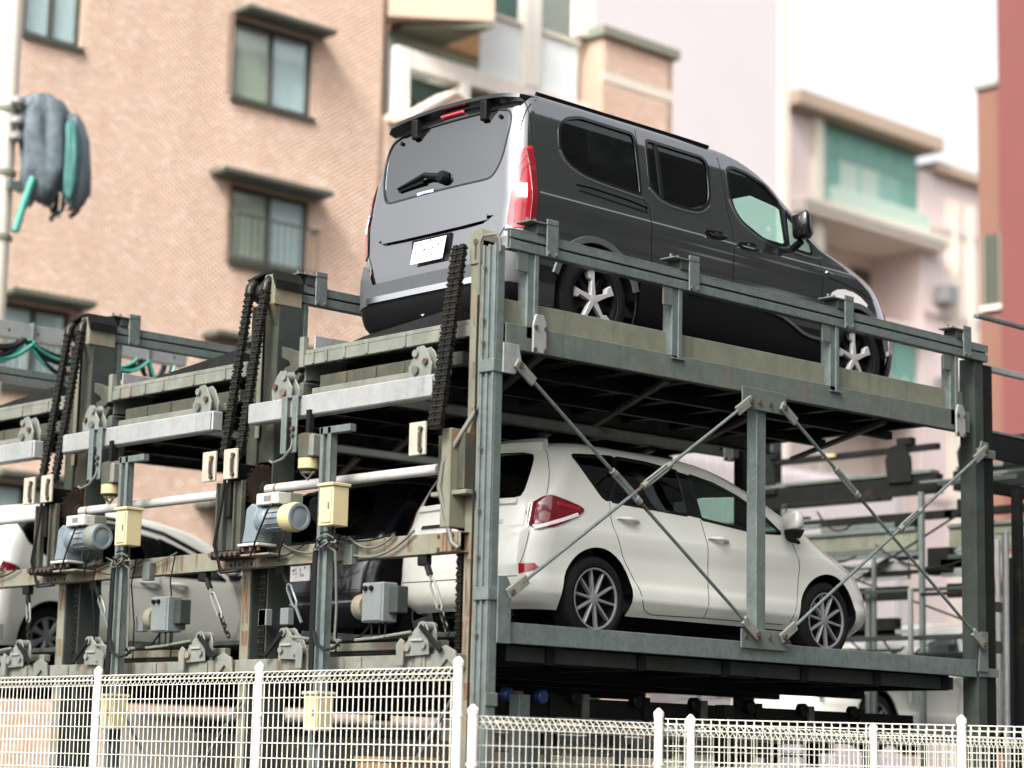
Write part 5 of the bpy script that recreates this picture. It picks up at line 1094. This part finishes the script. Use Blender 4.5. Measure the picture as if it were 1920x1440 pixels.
# ---------------------------------------------------------------- utility pole with cable bundle
up=thing('utility_pole','pale concrete utility pole at the left edge','utility pole',(3.72,13,0)); MB().lathe((0,0,0),(0,0,1),[(0,.19),(12,.16)],24).build('pole_shaft',M['creamwall'],up,smooth=40)
for z in (6.3,7.7,8.5,9.3): MB().lathe((0,0,z),(0,0,1),[(0,.20),(.06,.20)],20).build('pole_band',M['stone'],up,smooth=40)
MB().box(-.02,.35,-.3,-.2,8.3,8.4).build('pole_arm',M['galv'],up)
for z in (8.9,9.1,9.35): MB().lathe((.05,-.25,z),(0,0,1),[(0,.05),(.03,.09),(.08,.09),(.12,.04)],12).build('insulator',M['galv_light'],up,smooth=40)
cb=thing('cable_bundle','grey and teal bundle of looped cables hanging from the utility pole','cable bundle',(4.30,12.7,8.25)); cols=('cablegrey2','cable','cableslate','cablegreen','cableslate','cablegrey2')
M['cablegrey2']=plain('pale_grey_sheath',(.17,.20,.23),.5); M['cableslate']=plain('slate_sheath',(.07,.09,.11),.5)
for i in range(14):
    t=i/13; x=-.38+.70*t+.05*rs.random(); h=1.22-.9*abs(t-.35)**1.3+.12*rs.random(); zb=-.02-.25*rs.random()-(.05*t)+.2*rs.random(); y=.25*rs.random()
    MB().tube([(x-.14*t,y,h*.97),(x-.02,y-.02,h),(x+.05,y-.03,h*.86),(x+.06+.06*t,y-.02,h*.5),(x+.05+.08*t,y,zb+.1),(x+.03,y,zb)],.018+.02*rs.random(),8).build('cable_loop',M[cols[i%6]],cb,smooth=50)
def folds(name,path,rad,mat,seed):
    """a limp wrapped roll: a tube whose skin is pulled into uneven lengthwise folds"""
    q=random.Random(seed); n=28; V=[]; F=[]; ph=[q.random()*6 for _ in range(4)]
    for i,((x,y,z),r) in enumerate(zip(path,rad)):
        for j in range(n):
            a=2*math.pi*j/n; k=1+.16*math.sin(5*a+ph[0]+.5*i)+.10*math.sin(9*a+ph[1]-.7*i)+.06*math.sin(14*a+ph[2]+i); V.append((x+r*k*math.cos(a),y+.7*r*k*math.sin(a),z+.03*math.sin(3*a+ph[3])))
    m=len(path)
    for i in range(m-1):
        for j in range(n): F.append((i*n+j,i*n+(j+1)%n,(i+1)*n+(j+1)%n,(i+1)*n+j))
    F+=[tuple(range(n)),tuple((m-1)*n+j for j in range(n))]; MB().add(V,F).build(name,M[mat],cb,smooth=60)
M['wrap']=plain('slate_blue_wrap',(.085,.11,.125),.7,var=.4,scale=9); M['wrapteal']=plain('teal_wrap',(.05,.17,.15),.7,var=.3,scale=9)
folds('wrapping',[(-.20,0,1.30),(-.19,0,1.24),(-.16,0,1.05),(-.14,0,.75),(-.12,0,.4),(-.16,0,.12),(-.20,0,-.02)],[.05,.22,.31,.33,.30,.25,.12],'wrap',1)
folds('wrapping',[(.16,-.12,1.10),(.17,-.12,1.02),(.20,-.12,.8),(.24,-.12,.45),(.25,-.12,.15),(.24,-.12,-.05)],[.04,.12,.17,.18,.17,.08],'cableslate',2)
folds('wrapping',[(.03,-.25,.98),(.05,-.25,.9),(.08,-.25,.6),(.08,-.25,.25),(.06,-.25,.02)],[.03,.07,.09,.09,.04],'wrapteal',3)
MB().tube([(-.35,-.1,.2),(-.46,-.1,-.15),(-.55,-.1,-.5)],.05,8).build('green_lead',M['cablegreen'],cb,smooth=50)
# ---------------------------------------------------------------- second machine behind, seen under the upper deck
RM=thing('rear_parking_frame','dark blurred parking machine standing behind the near one','parking machine',(9,0,0)); RL=RM.location
def rp(n,m,b,bv=.004): return MB(RL).box(*b).build(n,M[m],RM,bv)
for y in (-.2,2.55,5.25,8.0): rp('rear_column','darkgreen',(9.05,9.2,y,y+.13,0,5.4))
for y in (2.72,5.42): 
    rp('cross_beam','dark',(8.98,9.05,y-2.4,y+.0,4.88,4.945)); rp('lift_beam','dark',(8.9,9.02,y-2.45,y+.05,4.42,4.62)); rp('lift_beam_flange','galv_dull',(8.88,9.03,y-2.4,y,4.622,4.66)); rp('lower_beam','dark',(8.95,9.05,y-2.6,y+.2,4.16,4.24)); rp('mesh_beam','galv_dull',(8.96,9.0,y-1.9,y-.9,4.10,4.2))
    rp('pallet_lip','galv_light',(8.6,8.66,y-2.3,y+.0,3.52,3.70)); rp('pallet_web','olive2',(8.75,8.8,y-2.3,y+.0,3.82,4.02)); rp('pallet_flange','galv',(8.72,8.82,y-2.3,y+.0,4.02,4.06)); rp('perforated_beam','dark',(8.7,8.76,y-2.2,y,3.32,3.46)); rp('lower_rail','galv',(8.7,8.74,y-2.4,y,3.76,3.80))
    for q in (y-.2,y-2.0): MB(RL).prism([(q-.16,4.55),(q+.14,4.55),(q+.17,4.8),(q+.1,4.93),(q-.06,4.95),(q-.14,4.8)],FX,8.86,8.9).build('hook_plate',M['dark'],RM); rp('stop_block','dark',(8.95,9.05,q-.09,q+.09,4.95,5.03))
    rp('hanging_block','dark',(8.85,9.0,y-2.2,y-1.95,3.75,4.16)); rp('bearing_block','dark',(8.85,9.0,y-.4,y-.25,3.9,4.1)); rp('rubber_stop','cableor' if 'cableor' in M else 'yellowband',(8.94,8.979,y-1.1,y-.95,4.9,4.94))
    rp('low_shaft','galv_light',(8.8,8.84,y-2.3,y-.2,2.98,3.03)); rp('low_bracket','olive',(8.8,8.9,y-.7,y-.4,2.9,3.2)); rp('low_bracket','dark',(8.8,8.9,y-2.0,y-1.4,2.95,3.15)); rp('low_beam','dark',(8.95,9.1,y-2.5,y+.1,2.6,2.75)); rp('low_post','olive',(8.75,8.95,y-1.45,y-1.2,2.2,2.85))
for x,y,z0,z1 in ((8.4,4.55,2.6,4.35),(8.0,2.5,1.2,4.3),(8.2,3.3,2.0,3.4),(8.6,1.6,2.2,4.4)): rp('thin_post','galv',(x,x+.05,y,y+.05,z0,z1))
for i,(p,q,t) in enumerate((((8.55,4.1,3.35),(8.55,2.2,4.25),.35),((8.5,4.35,3.75),(8.5,2.0,2.95),.15),((8.5,2.2,2.6),(8.5,2.35,4.2),.3))):
    P=Vector(p); Q=Vector(q); d=(Q-P).normalized(); MB(RL).tube([P,Q],.012,6).build('brace_rod',M['dark'],RM); c=P.lerp(Q,t); MB(RL).tube([c-d*.12,c+d*.12],.03,6).build('turnbuckle',M['dark'],RM)
rs6=random.Random(21)
for i in range(34):
    y=5.2*rs6.random(); z=2.3+2.3*rs6.random(); x=7.6+1.3*rs6.random(); rp('rear_rail',('galv','dark','galv_dull','darkgreen')[i%4],(x,x+.04,y,y+.8+1.4*rs6.random(),z,z+.02+.035*rs6.random()))
for i in range(10):
    y=.8+4.6*rs6.random(); x=7.4+1.4*rs6.random(); z=2.0+.6*rs6.random(); rp('rear_stay',('galv','galv_light','galv_dull')[i%3],(x,x+.04,y,y+.04,z,z+.7+1.2*rs6.random()))
for i in range(7):
    y=1.5+3.5*rs6.random(); z=2.4+1.8*rs6.random(); P=Vector((8.5,y,z)); MB(RL).tube(sag(P,P+Vector((.1,.5+.8*rs6.random(),.3*rs6.random())),.15,8),.012,5).build('hose',M['cable'],RM)
for i in range(8):
    y=1.0+4.2*rs6.random(); z=2.5+1.7*rs6.random(); rp('gear_block',('dark','olive','darkgreen')[i%3],(8.6,8.75,y,y+.10+.2*rs6.random(),z,z+.10+.18*rs6.random()),.01)
# things right of the rear post
sp=thing('service_pipes','pipes, cable runs and slotted posts beyond the rear post','pipes',(6.4,.2,0))
for x,y,r,m,z0,z1 in ((6.05,.25,.03,'galv_light',0,3.6),(6.2,.3,.022,'cable',0,3.4),(6.55,.35,.02,'galv',0,3.9)): MB(sp.location).tube([(x,y,z0),(x,y,z1*.6),(x+.02,y,z1)],r,8).build('pipe',M[m],sp,smooth=50)
for x,z0,z1,m in ((6.75,0,4.3,'darkgreen'),(6.95,0,4.35,'galv'),(7.25,1.5,5.9,'galv'),(6.35,0,4.0,'dark')): MB(sp.location).box(x,x+.07,.3,.38,z0,z1).build('slotted_post',M[m],sp,.003)
for z,m,h in ((5.45,'galv',.03),(5.0,'galv_light',.05),(4.45,'galv',.04),(4.25,'dark',.22),(3.95,'dark',.10),(2.6,'galv_dull',.1),(2.95,'galv_dull',.08)): MB(sp.location).box(5.95,8.2,.4,.46,z,z+h).build('cross_rail',M[m],sp,.003)
# ---------------------------------------------------------------- parked car at the back, only its pillar and mirror show
def back_car():
    S=Shell([(a,b,d,e) for a,b,d,e in MPVROWS],(.24,.28),RFM)
    F=dict(win=[('rear_door_window',[(-.1,1.32),(.93,1.30),(.95,.968),(.14,.996)],'tint'),('front_door_window',[(1.045,1.285),(1.55,1.17),(2.0,.925),(1.085,.955)],'clear')],rw=[(0,1.34),(.40,1.32),(.52,1.04),(0,.955)],gaps=[[(1.076,.947),(1.16,.536),(1.152,.235)]],handles=[(.29,.875),(1.25,.815)],mirror=(2.02,.95))
    r,c=hatch_car('silver_hatchback','white pillared car in the rear machine, mostly hidden by the lower beam','car',(9.3,4.3,1.75),S,2.56,.30,M['whitepaint'],0,1.1,F); r.rotation_euler=(0,0,math.pi); r.location=(11.3,4.4,1.78)
back_car()
# ---------------------------------------------------------------- ground level: rollers, posts and stored boxes under the lower deck
gl=thing('roller_track','roller track under the lower pallet with blue end caps','roller track',(0,.6,1.95))
MB().box(.3,5.2,-.03,.03,-.03,.10).build('track_beam',M['dark'],gl,.003); MB().box(.3,5.2,1.5,1.56,-.03,.10).build('track_beam',M['dark'],gl,.003)
for i in range(9):
    x=(.28,.61,.93)[i] if i<3 else 1.25+(i-3)*.62; MB().lathe((x,-.04,.10),(0,-1,0),[(0,.048),(.05,.048),(.06,.036),(.06,.001)],18).build('end_cap',M['blue'] if i<3 else M['black'],gl,smooth=40); MB().box(x+.1,x+.16,-.06,-.031,-.04,.13).build('roller_bracket',M['galv_dull'] if i%2 else M['dark'],gl,.003)
MB().tube([(.3,-.10,-.12),(5.2,-.10,-.12)],.03,8).build('conduit',M['galv_light'],gl,smooth=40)
for i,x in enumerate((.55,.95,2.62,4.0)): tag(MB().box(x,x+.10,.35+.3*(i%2),.45+.3*(i%2),0,2.05).build('support_post',M['galv'] if i in(0,1) else M['dark'],None,.004),('pale support post right of the corner column under the lower pallet','second pale support post under the lower pallet','dark support post below the mid post','dark support post near the right end of the lower pallet')[i],'post','support posts under the lower pallet')
cols=(('crate','orange brown crate behind the low mesh fence','wood',-.1,.9,1.62,.42,.34,.2),('crate','white storage crate behind the low fence, middle','whitefence',1.3,.9,1.66,.26,.3,.16),('crate','pale crate behind the near mesh panel','whitefence',2.2,.5,1.60,.6,.4,.2),('crate','white crate right of the near mesh panel middle','whitefence',3.1,.4,1.63,.4,.3,.22),('crate','cream crate beside the thick fence post','creamwall',3.7,.3,1.62,.45,.3,.2))
for nm,lb,mt,x,y,zt,w,d,h in cols:
    o=thing(nm,lb,'crate',(x,y,0),'crates stored under the machine'); t=MB(); t.box(0,w,0,d,zt-h,zt-.03); t.build('bin',M[mt],o,.008); MB().box(-.015,w+.015,-.015,d+.015,zt-.03,zt).build('rim',M[mt],o,.004); 
    MB().box(.03,w-.03,.03,d-.03,0,zt-h).build('stand',M['dark'],o)
lb=thing('pale_shed','long pale low roofline standing behind the support posts','shed',(4,6.0,0)); MB().hexa([(-2,0,0),(5,0,0),(-2,1.5,0),(5,1.5,0),(-2,0,1.88),(5,0,1.88),(-2,1.5,2.0),(5,1.5,2.0)]).build('shed_roof',M['creamwall'],lb,.03); MB().box(-2.05,5.05,-.05,-.005,1.80,1.90).build('gutter',M['galv'],lb,.01)  # pale shed block, toned to fill the bright gaps between the support posts
for k,(p,q) in enumerate((((-.05,4.2,.4),(-.05,2.6,2.0)),((-.05,2.6,.4),(-.05,4.2,2.0)),((-.05,1.7,.4),(-.05,.35,2.0)))): tag(MB().tube([p,q],.014,6).build('tie_rod',M['galv'],None,smooth=50),('thin tie rod behind the mesh fence rising to the second lift column','thin tie rod behind the mesh fence falling toward the second lift column','thin tie rod behind the mesh fence rising to the corner column')[k],'rod','tie rods behind the mesh fence')

um=thing('under_deck_machinery','pipes, drive boxes and rails packed under the lower pallet','machinery',(0,1.2,1.9)); r7=random.Random(8)
for i in range(8):
    x=.3+4.6*r7.random(); z=-.22+.26*r7.random(); y=-.5+1.2*r7.random(); MB().tube([(x,y,z),(min(x+.8+1.5*r7.random(),5.3),y,z)],.015+.015*r7.random(),8).build('pipe',M[('galv_light','galv','shaftw')[i%3]],um,smooth=40)
for i in range(16):
    x=.3+4.7*r7.random(); y=-.5+1.0*r7.random(); z=-.25+.2*r7.random(); MB().box(x,x+.06+.16*r7.random(),y,y+.1,z,z+.06+.12*r7.random()).build('drive_box',M[('galv_dull','greybox','bracket','dark')[i%4]],um,.008)
for i in range(7):
    x=.5+.72*i; MB().box(x,x+.05,-.45,-.40,-1.9,.12).build('stay',M['galv' if i%2 else 'galv_dull'],um,.003)
